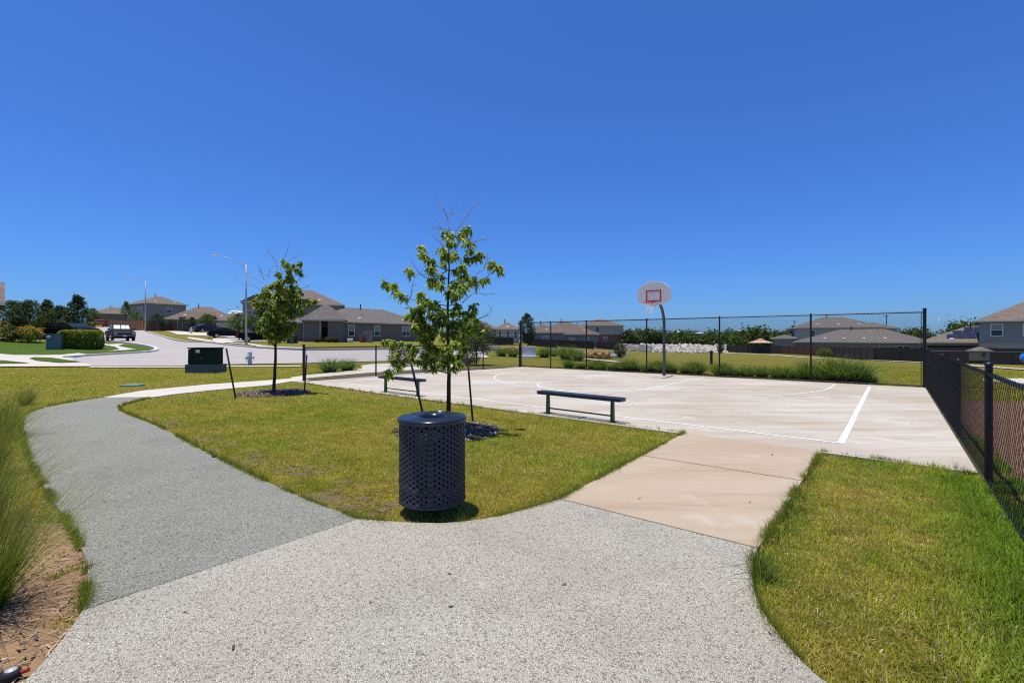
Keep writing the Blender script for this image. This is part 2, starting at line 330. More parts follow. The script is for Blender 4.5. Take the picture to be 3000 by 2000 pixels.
# ------------------------------------------------------------------ terrain
CPX = [(350, 1000, 51), (426, 970, 73), (290, 957, 113), (721, 1009, 45.6), (770, 1001, 60), (610, 976, 102), (470, 957, 124), (989, 999, 68), (1202, 999, 79),
       (716, 974, 88), (157, 1024, 32), (456, 1026, 33), (60, 998, 33), (886, 1026, 40), (1100, 1023, 42), (1300, 1024, 44), (1400, 1006, 100), (1515, 1004, 100),
       (1620, 1018, 72), (1760, 1006, 140), (1745, 1051, 34), (1550, 1047, 36), (1440, 1030, 50), (1900, 1030, 95), (2100, 1033, 105), (2250, 1039.5, 85), (2500, 1053, 58),
       (2750, 1065, 43), (3000, 1084, 31), (2570, 1056, 62), (2400, 1038, 95), (2800, 1060, 70), (340, 944, 170), (1950, 1042, 45), (1760, 1036, 52)]
CP = [tuple(P3(*c)) for c in CPX]
CP += [(x, y, 0.0) for x, y in ((-20, 5), (0, 0), (10, 5), (0, 14), (-10, 16), (-14, 21), (8, 22), (14, 15), (0, 27), (-12, 25), (25, 10), (30, -10), (-30, -15), (18, 22))]
CP += [(-60, 18, 1.2), (-200, 60, 6), (-260, 260, 10), (-60, 260, 4), (0, 220, 0), (80, 220, -2.5), (200, 230, -3), (160, 60, -2), (90, 20, -1.2), (40, 60, -1.2)]
_c = np.array(CP); _phi = lambda r2: np.sqrt(r2 + 36.0)
_A = _phi(((_c[:, None, :2] - _c[None, :, :2]) ** 2).sum(-1)); _W = np.linalg.solve(_A + np.eye(len(_c)) * -0.4, _c[:, 2])
def TV(x, y):
    x = np.asarray(x, float); y = np.asarray(y, float); sh = x.shape; x = x.ravel(); y = y.ravel()
    z = _phi((x[:, None] - _c[:, 0]) ** 2 + (y[:, None] - _c[:, 1]) ** 2) @ _W
    r = np.hypot(x, y); s = np.clip((r - 26) / 13, 0, 1); s = s * s * (3 - 2 * s); f = np.clip((r - 280) / 250, 0, 1); f = f * f * (3 - 2 * f)
    return ((z * s) * (1 - f) + f * -4.0).reshape(sh)
def T(x, y): return float(TV([x], [y])[0])
def GT(u, v, dmax=260):
    """pixel -> point on the terrain (first hit of the view ray)"""
    D = np.arange(4, dmax, 0.1); x = (u - CX) / FPX * D; z = EYE - (v - HZ) / FPX * D
    h = np.nonzero(z <= TV(x, D))[0]; d = D[h[0]] if len(h) else dmax
    return ((u - CX) / FPX * d, d)
LAWN = -0.03
def axis(segs):
    o = []
    for a, b, st in segs: o += list(np.arange(a, b, st))
    return np.array(o + [segs[-1][1]])
GX = axis([(-4000, -400, 600), (-400, -120, 20), (-120, 90, 2), (90, 240, 15), (240, 840, 100), (840, 4000, 790)])
GY = axis([(-600, -100, 100), (-100, -4, 8), (-4, 130, 2), (130, 290, 16), (290, 1090, 100), (1090, 6000, 982)])
gx, gy = np.meshgrid(GX, GY); V = np.stack([gx.ravel(), gy.ravel(), TV(gx, gy).ravel() + LAWN], 1)
nx, ny = len(GX), len(GY); ii, jj = np.meshgrid(np.arange(nx - 1), np.arange(ny - 1)); i0 = (jj * nx + ii).ravel()
o = obj('ground', np_mesh('ground', V, np.stack([i0, i0 + 1, i0 + nx + 1, i0 + nx], 1), M['lawn'], smooth=True)); tag(o, 'olive yellow mown lawn and open ground', kind='structure')

def drape(name, poly, mat, off, kind='structure', label=None, parent=None, thick=0.0):
    """polygon laid on the terrain, cut along the terrain grid"""
    bm = bmesh.new(); f = bm.faces.new([bm.verts.new((x, y, 0)) for x, y in poly]); bmesh.ops.triangulate(bm, faces=[f])
    xs = [p[0] for p in poly]; ys = [p[1] for p in poly]
    for ax, arr, lo, hi in ((0, GX, min(xs), max(xs)), (1, GY, min(ys), max(ys))):
        for g in arr:
            if lo < g < hi:
                co = (g, 0, 0) if ax == 0 else (0, g, 0); no = (1, 0, 0) if ax == 0 else (0, 1, 0)
                bmesh.ops.bisect_plane(bm, geom=bm.verts[:] + bm.edges[:] + bm.faces[:], plane_co=co, plane_no=no)
    zz = TV([v.co.x for v in bm.verts], [v.co.y for v in bm.verts])
    for v, z in zip(bm.verts, zz): v.co.z = z + off
    bmesh.ops.recalc_face_normals(bm, faces=bm.faces[:])
    for f in bm.faces:
        if f.normal.z < 0: f.normal_flip()
    me = bpy.data.meshes.new(name); bm.to_mesh(me); bm.free(); me.materials.append(mat); me.shade_smooth()
    o = obj(name, me, parent)
    if not parent: tag(o, label, kind=kind)
    return o
def kerb(name, line, mat, w=0.16, h=0.13, off=0.0, parent=None, label=None):
    pts = []
    for (x0, y0), (x1, y1) in zip(line, line[1:]):
        n = max(1, int(math.hypot(x1 - x0, y1 - y0) / 1.0)); pts += [(x0 + (x1 - x0) * i / n, y0 + (y1 - y0) * i / n) for i in range(n)]
    pts.append(line[-1]); m = len(pts); vs = []
    for i, (x, y) in enumerate(pts):
        a, b = pts[max(i - 1, 0)], pts[min(i + 1, m - 1)]; dx, dy = b[0] - a[0], b[1] - a[1]; l = math.hypot(dx, dy) or 1; nx_, ny_ = -dy / l * w / 2, dx / l * w / 2
        z = T(x, y) + off
        vs += [(x + nx_, y + ny_, z - 0.2), (x + nx_ * .9, y + ny_ * .9, z + h), (x - nx_ * .9, y - ny_ * .9, z + h), (x - nx_, y - ny_, z - 0.2)]
    fs = [(4 * i + k, 4 * i + k + 1, 4 * i + 5 + k, 4 * i + 4 + k) for i in range(m - 1) for k in range(3)] + [(0, 3, 2, 1), (4 * m - 4, 4 * m - 3, 4 * m - 2, 4 * m - 1)]
    o = MB().add(vs, fs).build(name, mat, parent); 
    if not parent: tag(o, label, kind='structure')
    return o

# ------------------------------------------------------------------ near paving (flat, tops at z = 0)
R0 = np.array((12.9, 14.3)); AV = np.array((0.767, -0.641)); AV /= np.hypot(*AV); BV = np.array((-AV[1], AV[0]))   # court frame: AV along the tall fence, BV away from the camera
def CT(a, b): p = R0 + AV * a + BV * b; return (float(p[0]), float(p[1]))
CANG = math.atan2(AV[1], AV[0])
def slab(name, poly, mat, parent=None, label=None, top=0.0, thick=0.12):
    o = MB().prism(poly, top - thick, top).build(name, mat, parent)
    bv = o.modifiers.new('edge', 'BEVEL'); bv.width = 0.006; bv.segments = 2; bv.limit_method = 'ANGLE'; bv.angle_limit = math.radians(60)
    if not parent: tag(o, label, kind='structure')
    return o
path_r = smooth_line(GL([(825, 1190), (700, 1145), (560, 1080), (450, 1025), (370, 980), (320, 960), (285, 947), (272, 938), (278, 930), (310, 920), (352, 911)], K), 2)
path_l = smooth_line(GL([(238, 912), (150, 925), (90, 938), (60, 950), (47, 965), (50, 990), (62, 1040), (85, 1090), (120, 1145), (160, 1205), (190, 1260), (203, 1310), (201, 1350), (192, 1398)], K), 2)
j0, j1 = G(825 * K, 1190 * K), G(192 * K, 1398 * K)
PATH = path_r + path_l
near_t = smooth_line(GL([(1285, 1145), (1200, 1170), (1130, 1188), (1050, 1198), (1000, 1200), (920, 1198), (825, 1190)], K), 2)
near_l = smooth_line([j1] + GL([(170, 1432), (130, 1485), (80, 1540), (50, 1568)], K) + [(-2.42, 1.85), (-2.9, 1.2), (-3.6, -0.5), (-4.2, -3)], 2)
near_r = smooth_line([(4.2, -3), (3.0, -0.5), (2.05, 1.2), (1.62, 1.75)] + GL([(1895, 1568), (1830, 1505), (1785, 1450), (1752, 1405), (1732, 1360), (1728, 1320), (1732, 1280), (1740, 1258)], K), 2)
def inset(p, q, d):   # shift the first point by d metres away from q's side
    return p
NEAR = near_t + near_l[1:] + near_r
o = slab('path', PATH, M['agg_dark'], label='grey exposed aggregate path curving away to the left')
o = slab('plaza', [(x, y - 0.004) for x, y in NEAR], M['agg_light'], label='pale exposed aggregate paving in the foreground', top=0.002)
w0, w1, w2, w3 = G(1285 * K, 1145 * K), G(1740 * K, 1258 * K), CT(-5.84, -11.72), G(1885 * K, 1037 * K)
w2 = (2.83, 7.50); w3 = (4.26, 6.29)
lerp = lambda p, q, t: (p[0] + (q[0] - p[0]) * t, p[1] + (q[1] - p[1]) * t)
WALK = [w0, w1, w3, w2]
we = thing('walkway', 'tan smooth concrete walkway leading to the court', None); tag(we, kind='structure'); del_ = 0.0
t0, t1 = 0.548, 0.555
e0 = 0.004
slab('slab', [lerp(w0, w2, e0), lerp(w1, w3, e0), lerp(w1, w3, t0), lerp(w0, w2, t0 - 0.02)], M['walk'], we, top=0.001)
slab('slab', [lerp(w0, w2, t1 - 0.02), lerp(w1, w3, t1), lerp(w1, w3, 0.997), lerp(w0, w2, 0.997)], M['walk'], we, top=0.001)
# court slabs: joints along both directions
ce = thing('court', 'pale stained concrete half court', None); tag(ce, kind='structure')
A_CUT = [-17.0, -11.2, -5.62, 0.02]; B_CUT = [-11.76, 0.10]
COURT = [CT(-17.3, -11.62), CT(0.22, -11.70), CT(0.22, 0.10), CT(-16.6, 0.10)]
for i in range(3):
    for j in range(1):
        a0, a1, b0, b1 = A_CUT[i] + .005, A_CUT[i + 1] - .005, B_CUT[j], B_CUT[j + 1]
        poly = [CT(a0, b0), CT(a1, b0), CT(a1, b1), CT(a0, b1)]
        if i == 0: poly = [CT(-17.45, b0 + 0.1), CT(a1, b0), CT(a1, b1), CT(-16.75, b1)]
        slab('slab', poly, M['court'], ce, top=0.0)
# painted lines
def stripe(name, pts, wdt=0.06, z=0.004, closed=False):
    m = len(pts); vs = []
    for i, p in enumerate(pts):
        a, b = pts[max(i - 1, 0)], pts[min(i + 1, m - 1)]; d = Vector((b[0] - a[0], b[1] - a[1])).normalized(); n = Vector((-d.y, d.x)) * wdt / 2
        vs += [(p[0] + n.x, p[1] + n.y, z), (p[0] - n.x, p[1] - n.y, z)]
    return MB().add(vs, [(2 * i + 1, 2 * i + 3, 2 * i + 2, 2 * i) for i in range(m - 1)]).build(name, M['paint'], ce)
AC, BL = -8.28, -0.5
stripe('half_court_line', [CT(-15.45, -10.9), CT(-1.33, -10.95)], 0.05)
stripe('side_line', [CT(-1.33, -10.98), CT(-1.33, -0.75)], 0.085, 0.005)
stripe('side_line', [CT(-15.45, -10.93), CT(-15.45, BL)], 0.06, 0.005)
arc = [CT(AC + 6.03, BL), CT(AC + 6.03, -1.2)] + [CT(AC + 6.03 * math.cos(t), -1.9 + 6.03 * -math.sin(t)) for t in np.linspace(0, math.pi, 60)] + [CT(AC - 6.03, -1.2), CT(AC - 6.03, BL)]
stripe('three_point_line', arc, 0.05, 0.006)
FT = -6.1
stripe('lane_line', [CT(AC + 1.8, FT), CT(AC + 1.8, BL)], 0.055, 0.0045); stripe('lane_line', [CT(AC - 1.8, FT), CT(AC - 1.8, BL)], 0.055, 0.0045)
stripe('free_throw_line', [CT(AC - 1.8, FT), CT(AC + 1.8, FT)], 0.055, 0.0055)
stripe('free_throw_circle', [CT(AC + 1.8 * math.cos(t), FT - 1.8 * math.sin(t)) for t in np.linspace(0, math.pi, 32)], 0.055, 0.007)
# smooth sidewalk joining the path to the court and running on behind the low fence
SWK = GL([(238, 912), (270, 906), (330, 896), (480, 882), (600, 874), (690, 867), (700, 872)], K) + [CT(-17.48, -10.2), CT(-17.45, -11.62)] + GL([(620, 883.5), (480, 896), (400, 904.5), (352, 911)], K)
slab('sidewalk', SWK, M['sidewalk'], label='pale sidewalk joining the grey path to the court corner', top=0.001)
SWK2 = GL([(860, 1112), (898, 1107), (1000, 1098), (1080, 1091), (1207, 1083), (1330, 1079), (1330, 1066), (1207, 1063), (1150, 1064), (1090, 1066), (1058, 1070), (1062, 1078), (1030, 1085), (960, 1092), (900, 1098), (850, 1105)])
slab('sidewalk', SWK2, M['sidewalk'], label='pale sidewalk curving past the grass clumps behind the low fence', top=0.0)
# soil bed on the left edge of the frame
SOIL = [path_l[i] for i in range(len(path_l)) if path_l[i][1] < 3.9] + [p for p in near_l if p[1] > 1.0] + [(-4.4, 1.0), (-4.6, 3.9)]
cs = sum(p[0] for p in SOIL) / len(SOIL)
o = MB().add([(x, y, LAWN + 0.008) for x, y in SOIL], [tuple(range(len(SOIL)))]).build('soil_bed', M['soil']); tag(o, 'bare reddish soil beside the path edge', kind='structure')
WORN = []; pr_ = [p for p in path_r if p[1] < 9.0]; rw = np.random.default_rng(5)
for k in range(60):
    i = int(rw.integers(0, len(pr_) - 1)); a, b = pr_[i], pr_[i + 1]; dx, dy = b[0] - a[0], b[1] - a[1]; l = math.hypot(dx, dy); d = abs(rw.normal(0, .38)) + .05; tt = rw.random()
    WORN.append((a[0] + dx * tt + dy / l * d, a[1] + dy * tt - dx / l * d, rw.uniform(.05, .17) * (1.15 - min(1, d)), rw.uniform(0, 6)))
wr_ = lambda a, ph: 0.75 + .18 * math.sin(3 * a + ph) + .12 * math.sin(7 * a + ph * 2)
m = MB()
for x, y, r_, ph in WORN:
    pts_ = [(x + 1.5 * r_ * wr_(a, ph) * math.cos(a), y + r_ * wr_(a, ph) * math.sin(a), LAWN + .006) for a in np.linspace(0, 2 * math.pi, 15)[:-1]]; m.add(pts_ + [(x, y, LAWN + .010)], [(q, (q + 1) % 14, 14) for q in range(14)])
o = m.build('bare_patch', M['worn']); tag(o, 'scattered bare brownish patches in the turf beside the grey path', kind='stuff')
TREE_C = (-1.08, 7.75); TREE_L = (-6.84, 13.15)
RING_C, RING_L = 0.88, 0.98
def chips(name, n, gen, smin, smax, cols, parent=None, mat='chip', wr=(0.2, 0.45)):
    x, y, z = gen(n); n = len(x); a = rng.uniform(0, 6.28, n); L = rng.uniform(smin, smax, n); W_ = L * rng.uniform(*wr, n); tl = rng.normal(0, 0.35, (n, 2))
    dx, dy = np.cos(a), np.sin(a); c = np.stack([x, y, z], 1); u = np.stack([dx, dy, tl[:, 0]], 1) * L[:, None] / 2; v = np.stack([-dy, dx, tl[:, 1]], 1) * W_[:, None] / 2
    V = np.stack([c - u - v, c + u - v, c + u * .8 + v, c - u + v * .7], 1).reshape(-1, 3)
    cc = np.array(cols)[rng.integers(0, len(cols), n)] * rng.uniform(0.7, 1.25, (n, 1))
    o = obj(name, np_mesh(name, V, np.arange(4 * n).reshape(n, 4), M[mat], np.repeat(cc, 4, 0)), parent); o['kind'] = 'stuff'; return o
for (cx_, cy_), r_, lab in ((TREE_C, RING_C, 'grey wood chip mulch ring round the tree behind the can'), (TREE_L, RING_L, 'grey wood chip mulch ring round the left tree')):
    prof = [(r_ * k / 6, LAWN + 0.012 + 0.035 * (1 - (k / 6) ** 2)) for k in range(6, 0, -1)]
    m = MB().lathe(prof, 40, (cx_, cy_, 0)); m.add([(cx_, cy_, LAWN + 0.047)] + [], []); 
    base = len(m.v) - 1; m.f += [(base - 40 + k, base - 40 + (k + 1) % 40, base) for k in range(40)]
    o = m.build('mulch_bed', M['mulch'], smooth=True); tag(o, lab, kind='structure')
    def gen(n, cx_=cx_, cy_=cy_, r_=r_):
        t = rng.uniform(0, 6.28, n); q = r_ * np.sqrt(rng.random(n)) * rng.uniform(0.9, 1.05, n); return cx_ + q * np.cos(t), cy_ + q * np.sin(t), LAWN + 0.018 + 0.035 * (1 - np.clip(q / r_, 0, 1) ** 2) + rng.uniform(0, 0.015, n)
    chips('wood_chip', 2600, gen, 0.02, 0.06, [(0.15, 0.105, 0.08), (0.28, 0.205, 0.155), (0.09, 0.062, 0.05), (0.36, 0.29, 0.23)], o)
# far paving draped on the terrain
pg = lambda L: [GT(u, v) for u, v in L]
pb = lambda L, ox, oy, s: [GT(ox + x * s, oy + y * s) for x, y in L]
drape('green_lawn', pg([(-250, 1066), (-250, 1002), (0, 1000), (120, 1000), (200, 1008), (275, 998), (330, 1004), (425, 1014), (450, 1024), (440, 1030), (300, 1038), (240, 1040), (180, 1041), (50, 1040), (-100, 1036)]), M['green_lawn'], 0.0, label='bright green front lawn round the hedge and cabinet')
ROADP = [(262, 1072.5), (540, 1072), (640, 1067.5), (900, 1063.5), (1150, 1057), (1330, 1051.5), (1425, 1045), (1425, 1031), (1300, 1026), (1130, 1025), (886, 1027), (759, 1021), (650, 1010), (560, 1003), (480, 988), (432, 974), (372, 966), (318, 958), (270, 958), (262, 968), (258, 984), (276, 996), (330, 1000), (420, 1012), (452, 1019), (462, 1027), (440, 1033), (290, 1041), (200, 1050), (225, 1062)]
drape('road', pg(ROADP), M['road'], 0.015, label='pale grey street bending up the hill to the left')
drape('driveway_apron', pg([(-260, 1069), (-260, 1040), (0, 1037.5), (45, 1041), (130, 1041), (180, 1040), (230, 1035), (262, 1040), (240, 1044), (205, 1050), (226, 1062), (272, 1070), (262, 1073.5), (-260, 1075)]), M['sidewalk'], 0.03, label='white concrete apron and crossing walk at the left')
drape('grass_island', pb([(480, 1300), (560, 1282), (850, 1292), (1100, 1325), (1345, 1358), (1000, 1374), (600, 1338)], 0, 820, .1786), M['green_lawn'], 0.06, label='small green grass island in the white apron')
drape('grass_island', pb([(-900, 1330), (60, 1338), (500, 1381), (100, 1388), (-900, 1392)], 0, 820, .1786), M['green_lawn'], 0.06, label='grass sliver between the white walks at the left edge')
drape('sidewalk', pg([(262, 1074), (540, 1073.8), (640, 1072.5), (880, 1071.5), (880, 1074.2), (640, 1075.4), (540, 1076.5), (262, 1077)]), M['sidewalk'], 0.02, label='narrow pale sidewalk in front of the street behind the green box')
drape('walkway_crossing', pb([(80, 995), (175, 940), (420, 1000), (720, 990), (650, 1015), (600, 1030), (935, 1095), (640, 1115), (430, 1128), (630, 1090), (540, 1045), (400, 1020)], 250, 850, .1594), M['sidewalk'], 0.035, label='white forked walk on the corner lawn')
kerb('kerb', smooth_line(pg([(190, 1049), (290, 1041), (440, 1033), (462, 1026.5), (452, 1019), (420, 1012), (330, 1001)]), 2), M['kerb'], 0.3, 0.12, 0.0, label='white rounded kerb at the street corner island')
kerb('kerb', smooth_line(pg([(1425, 1030), (1300, 1025), (1130, 1024), (886, 1026), (759, 1020), (650, 1009), (560, 1002), (480, 987), (432, 973)]), 1), M['kerb'], 0.22, 0.12, 0.0, label='pale kerb along the far side of the street')
# far side: sidewalk and driveways
drape('sidewalk', pb([(0, 770), (200, 790), (560, 845), (1060, 880), (1300, 915), (1560, 940), (2050, 960), (2111, 962), (2111, 975), (1560, 955), (1240, 935), (1000, 895), (520, 860), (120, 815), (0, 795)], 550, 860, .1658), M['sidewalk'], 0.035, label='pale sidewalk in front of the houses across the street')
drape('driveway', pb([(430, 800), (720, 770), (1010, 770), (1300, 800), (1400, 840), (850, 850), (700, 870), (560, 890), (480, 860)], 550, 860, .1658), M['sidewalk'], 0.05, label='white driveway under the black pickup across the street')
drape('sidewalk', pb([(790, 690), (880, 700), (1060, 735), (1110, 760), (1000, 757), (840, 710)], 250, 850, .1594), M['sidewalk'], 0.04, label='pale sidewalk at the foot of the far lamp post')
drape('driveway', [GT(425, 968), GT(520, 980), GT(700, 988), GT(700, 976), GT(560, 974)], M['sidewalk'], 0.03, label='pale walk in front of the gabled house')
drape('sidewalk', [XD(u, d) for u, d in ((2114, 104), (2180, 94), (2250, 85), (2500, 58), (2750, 43), (3000, 31), (3200, 25), (3215, 26.4), (3015, 32.6), (2762, 45), (2510, 60.5), (2258, 88), (2186, 97), (2116, 108))], M['sidewalk'], 0.04, label='long white sidewalk in front of the dark board fence')
drape('sidewalk', pg([(1640, 1042), (1680, 1046), (1735, 1052), (1800, 1058), (1820, 1061), (1815, 1063), (1735, 1055), (1680, 1048.5), (1640, 1044)]), M['sidewalk'], 0.03, label='white walk in front of the orange boulder')
drape('sidewalk', pg([(1385, 1049), (1405, 1036), (1432, 1046), (1420, 1049)]), M['sidewalk'], 0.03, label='white walk end behind the low fence corner')
drape('mulch_strip', [G(905, 1112), G(1100, 1093.5), G(1250, 1083), G(1420, 1076), G(1500, 1074), G(1525, 1075.5), G(1430, 1081), G(1250, 1090.5), G(1100, 1100.5), G(905, 1115.5)], M['mulch'], 0.006, label='dark mulch strip along the low fence')
# playground on the right
PLAY = [(10.75, 11.4), CT(0.4, -16.5), (6.0, -1.0), (22.0, 1.0), (22.0, 11.2)]
o = MB().add([(x, y, LAWN + 0.012) for x, y in PLAY], [tuple(range(5))][::1]).build('playground_mulch', M['play_mulch']); tag(o, 'reddish wood chip playground surface behind the right fence', kind='structure')
for p in o.data.polygons:
    if p.normal.z < 0: p.flip()
sp = [G(2880, 1110), G(3000, 1107), G(3150, 1104), G(3150, 1128), G(3000, 1122), G(2880, 1114)]
slab('sidewalk', sp, M['sidewalk'], label='white concrete walk seen through the right fence', top=0.0)
# ------------------------------------------------------------------ litter bin
CANP = (-0.725, 4.17)
CR, CZ0, CZ1 = 0.297, 0.125, 0.855
can = thing('litter_bin', 'round dark navy perforated metal litter bin with flat lid at the lawn tip', 'litter bin', (CANP[0], CANP[1], LAWN))
def shell2():
    m = MB(); cols, dz, R = 50, 0.0445, CR; da = 2 * math.pi / cols; hole = 0.0104; N = 16; bot, top = CZ0 - LAWN * 0, CZ1
    angs = [2 * math.pi * (k + 0.5 * 0) / N for k in range(N)]
    P = lambda a, z: (R * math.cos(a), R * math.sin(a), z)
    zlow, nrow = bot + 0.042, 15
    for c in range(cols):
        a = c * da; sh = dz / 2 if c % 2 else 0.0; a0, a1 = a - da / 2, a + da / 2
        for r in range(nrow):
            zc = zlow + r * dz + sh; b0, b1 = zc - dz / 2, zc + dz / 2
            solid = r == 2 or c == SEAM
            if solid: m.add([P(a0, b0), P(a1, b0), P(a1, b1), P(a0, b1)], [(0, 1, 2, 3)]); continue
            o = len(m.v)
            for t in angs: m.v.append(P(a + hole / R * math.cos(t), zc + hole * math.sin(t)))
            for t in angs:
                q = 1 / max(abs(math.cos(t)), abs(math.sin(t))); m.v.append(P(a + da / 2 * math.cos(t) * q, zc + dz / 2 * math.sin(t) * q))
            m.f += [(o + k, o + N + k, o + N + (k + 1) % N, o + (k + 1) % N) for k in range(N)]
        lo, hi = zlow + sh - dz / 2, zlow + (nrow - 1) * dz + sh + dz / 2
        m.add([P(a0, bot), P(a1, bot), P(a1, lo), P(a0, lo)], [(0, 1, 2, 3)]); m.add([P(a0, hi), P(a1, hi), P(a1, top), P(a0, top)], [(0, 1, 2, 3)])
    return m
SEAM = 38
o = shell2().build('body', M['can'], can, smooth=True); s_ = o.modifiers.new('wall', 'SOLIDIFY'); s_.thickness = 0.003; s_.offset = -1
o.rotation_euler.z = 0.05
MB().lathe([(CR + .004, CZ0 - .004), (CR + .004, CZ0 + .012), (CR - .004, CZ0 + .012), (CR - .004, CZ0 - .004)], 64, close=True).build('bottom_rim', M['can'], can, smooth=False)
MB().lathe([(0.001, 0.30), (0.262, 0.30), (0.272, 0.33), (0.272, 0.845), (0.262, 0.845), (0.262, 0.34), (0.001, 0.31)], 48).build('liner', M['liner'], can, smooth=True)
MB().lathe([(0.001, CZ0 + .006), (CR - .006, CZ0 + .006), (CR - .006, CZ0 + .010), (0.001, CZ0 + .010)], 48).build('bottom_plate', M['can'], can)
m = MB().lathe([(0.055, 0.0), (0.055, CZ0 + .006)], 20); m.lathe([(0.001, 0.0), (0.16, 0.0), (0.16, 0.008), (0.001, 0.008)], 28); m.build('mount_post', M['can'], can)
lid = MB().lathe([(CR + .012, CZ1 - .022), (CR + .015, CZ1 - .012), (CR + .015, CZ1 + .004), (CR + .008, CZ1 + .013), (CR - .012, CZ1 + .016), (0.140, CZ1 + .013), (0.130, CZ1 + .018), (0.122, CZ1 + .017), (0.116, CZ1 + .008), (0.112, CZ1 - .06), (0.108, CZ1 - .06), (0.112, CZ1 + .004), (0.125, CZ1 + .008), (CR - .03, CZ1 + .010), (CR + .004, CZ1 + .004), (CR + .006, CZ1 - .022)], 72, close=True).build('lid', M['can_lid'], can, smooth=True)
MB().lathe([(0.001, 0.012), (0.013, 0.010), (0.018, 0.004), (0.018, 0.0)], 16, (0.03, 0.255, CZ1 + .014)).build('bolt_washer', M['white'], lid, smooth=True)
MB().tube([(0.03, 0.255, CZ1 + .028), (0.03, 0.255, CZ1 + .045), (0.04, 0.258, CZ1 + .050)], 0.005, 8).build('bolt', M['galv'], lid)

# ------------------------------------------------------------------ benches
def bench_meshes():
    L, W_, H = 1.93, 0.27, 0.452; m = MB(); nx_, ny_ = 58, 7; cx_ = L / nx_ ; N = 8
    # perforated top: capsule outline, holes on a square lattice
    def inside(x, y): return abs(x) < L / 2 - 0.03 and abs(y) < W_ / 2 - 0.012 and (abs(x) < L / 2 - 0.10 or abs(y) < W_ / 2 - 0.05)
    px, py = 0.0331, 0.0331
    cols, rows = 58, 8
    for i in range(cols):
        for j in range(rows):
            x, y = (i - (cols - 1) / 2) * px, (j - (rows - 1) / 2) * py
            edge = W_ / 2 - 0.006; cap = L / 2 - 0.07
            if abs(x) > cap and ((abs(x) - cap) / 0.075) ** 2 + (max(0, abs(y) - 0.065) / 0.075) ** 2 > 1: continue
            o = len(m.v); hl = 0.0122
            mid = abs(i - (cols - 1) / 2) < 1
            if mid: m.add([(x - px / 2, y - py / 2, H), (x + px / 2, y - py / 2, H), (x + px / 2, y + py / 2, H), (x - px / 2, y + py / 2, H)], [(0, 1, 2, 3)]); continue
            for k in range(N): t = 2 * math.pi * k / N; m.v.append((x + hl * math.cos(t), y + hl * math.sin(t), H))
            for k in range(N):
                t = 2 * math.pi * k / N; q = 1 / max(abs(math.cos(t)), abs(math.sin(t))); m.v.append((x + px / 2 * math.cos(t) * q, y + py / 2 * math.sin(t) * q, H))
            m.f += [(o + k, o + N + k, o + N + (k + 1) % N, o + (k + 1) % N) for k in range(N)]
    # rolled rim
    rim = []; r = 0.07
    for sx, sy, a0 in ((1, 1, 0), (-1, 1, 90), (-1, -1, 180), (1, -1, 270)):
        for k in range(7): a = math.radians(a0 + 15 * k); rim.append((sx * (L / 2 - r) + r * math.cos(a), sy * (W_ / 2 - r) + r * math.sin(a)))
    n = len(rim); ins = [(x * 0.985, y * 0.94) for x, y in rim]
    vs = [(x, y, H - 0.058) for x, y in rim] + [(x, y, H - 0.006) for x, y in rim] + [(x * .998, y * .99, H + 0.002) for x, y in rim] + [(x * .985, y * .93, H + 0.001) for x, y in rim] + [(x * .985, y * .93, H - .012) for x, y in rim] + [(x * .99, y * .96, H - 0.058) for x, y in rim]
    m2 = MB().add(vs, [(a * n + k, a * n + (k + 1) % n, (a + 1) * n + (k + 1) % n, (a + 1) * n + k) for a in range(5) for k in range(n)] + [(5 * n + k, 5 * n + (k + 1) % n, (k + 1) % n, k) for k in range(n)])
    return m.mesh('seat', M['seat']), m2.mesh('seat_rim', M['seat'], False), H
seat_me, rim_me, SH = bench_meshes()
def bench(label, p0, p1):
    c = ((p0[0] + p1[0]) / 2, (p0[1] + p1[1]) / 2, 0.0); a = math.atan2(p1[1] - p0[1], p1[0] - p0[0])
    b = thing('bench', label, 'bench', c, a, 'green legged benches by the court')
    s = obj('seat', seat_me, b); so = s.modifiers.new('thick', 'SOLIDIFY'); so.thickness = 0.004
    obj('seat_rim', rim_me, s)
    for sx in (-1, 1):
        mm = MB().add([(sx * .74 - .03, -.036, 0.004), (sx * .74 + .03, -.036, 0.004), (sx * .74 + .03, .036, 0.004), (sx * .74 - .03, .036, 0.004), (sx * .74 - .024, -.030, SH - .012), (sx * .74 + .024, -.030, SH - .012), (sx * .74 + .024, .030, SH - .012), (sx * .74 - .024, .030, SH - .012)],
                      [(3, 2, 1, 0), (4, 5, 6, 7), (0, 1, 5, 4), (1, 2, 6, 5), (2, 3, 7, 6), (3, 0, 4, 7)])
        mm.box((sx * .74, 0, SH - .022), (.05, .23, .02)); lg = mm.build('leg', M['green_metal'], b)
        MB().box((sx * .74, 0, 0.005), (.13, .13, .008)).build('base_plate', M['green_metal'], lg)
    MB().tube([(-.72, 0, 0.11), (.72, 0, 0.11)], 0.015, 10).build('brace', M['green_metal'], b)
    return b
bench('nearer dark bench with green legs casting a dotted shadow on the court edge', (0.74, 9.44), (1.865, 8.46))
bench('farther dark bench with green legs partly behind the middle tree', (-3.67, 13.23), (-2.50, 12.24))

# ------------------------------------------------------------------ basketball hoop
hp = CT(-8.0, -0.78); hoop = thing('basketball_hoop', 'basketball hoop with white fan backboard on a bent grey pole', 'basketball hoop', (*hp, 0), CANG)
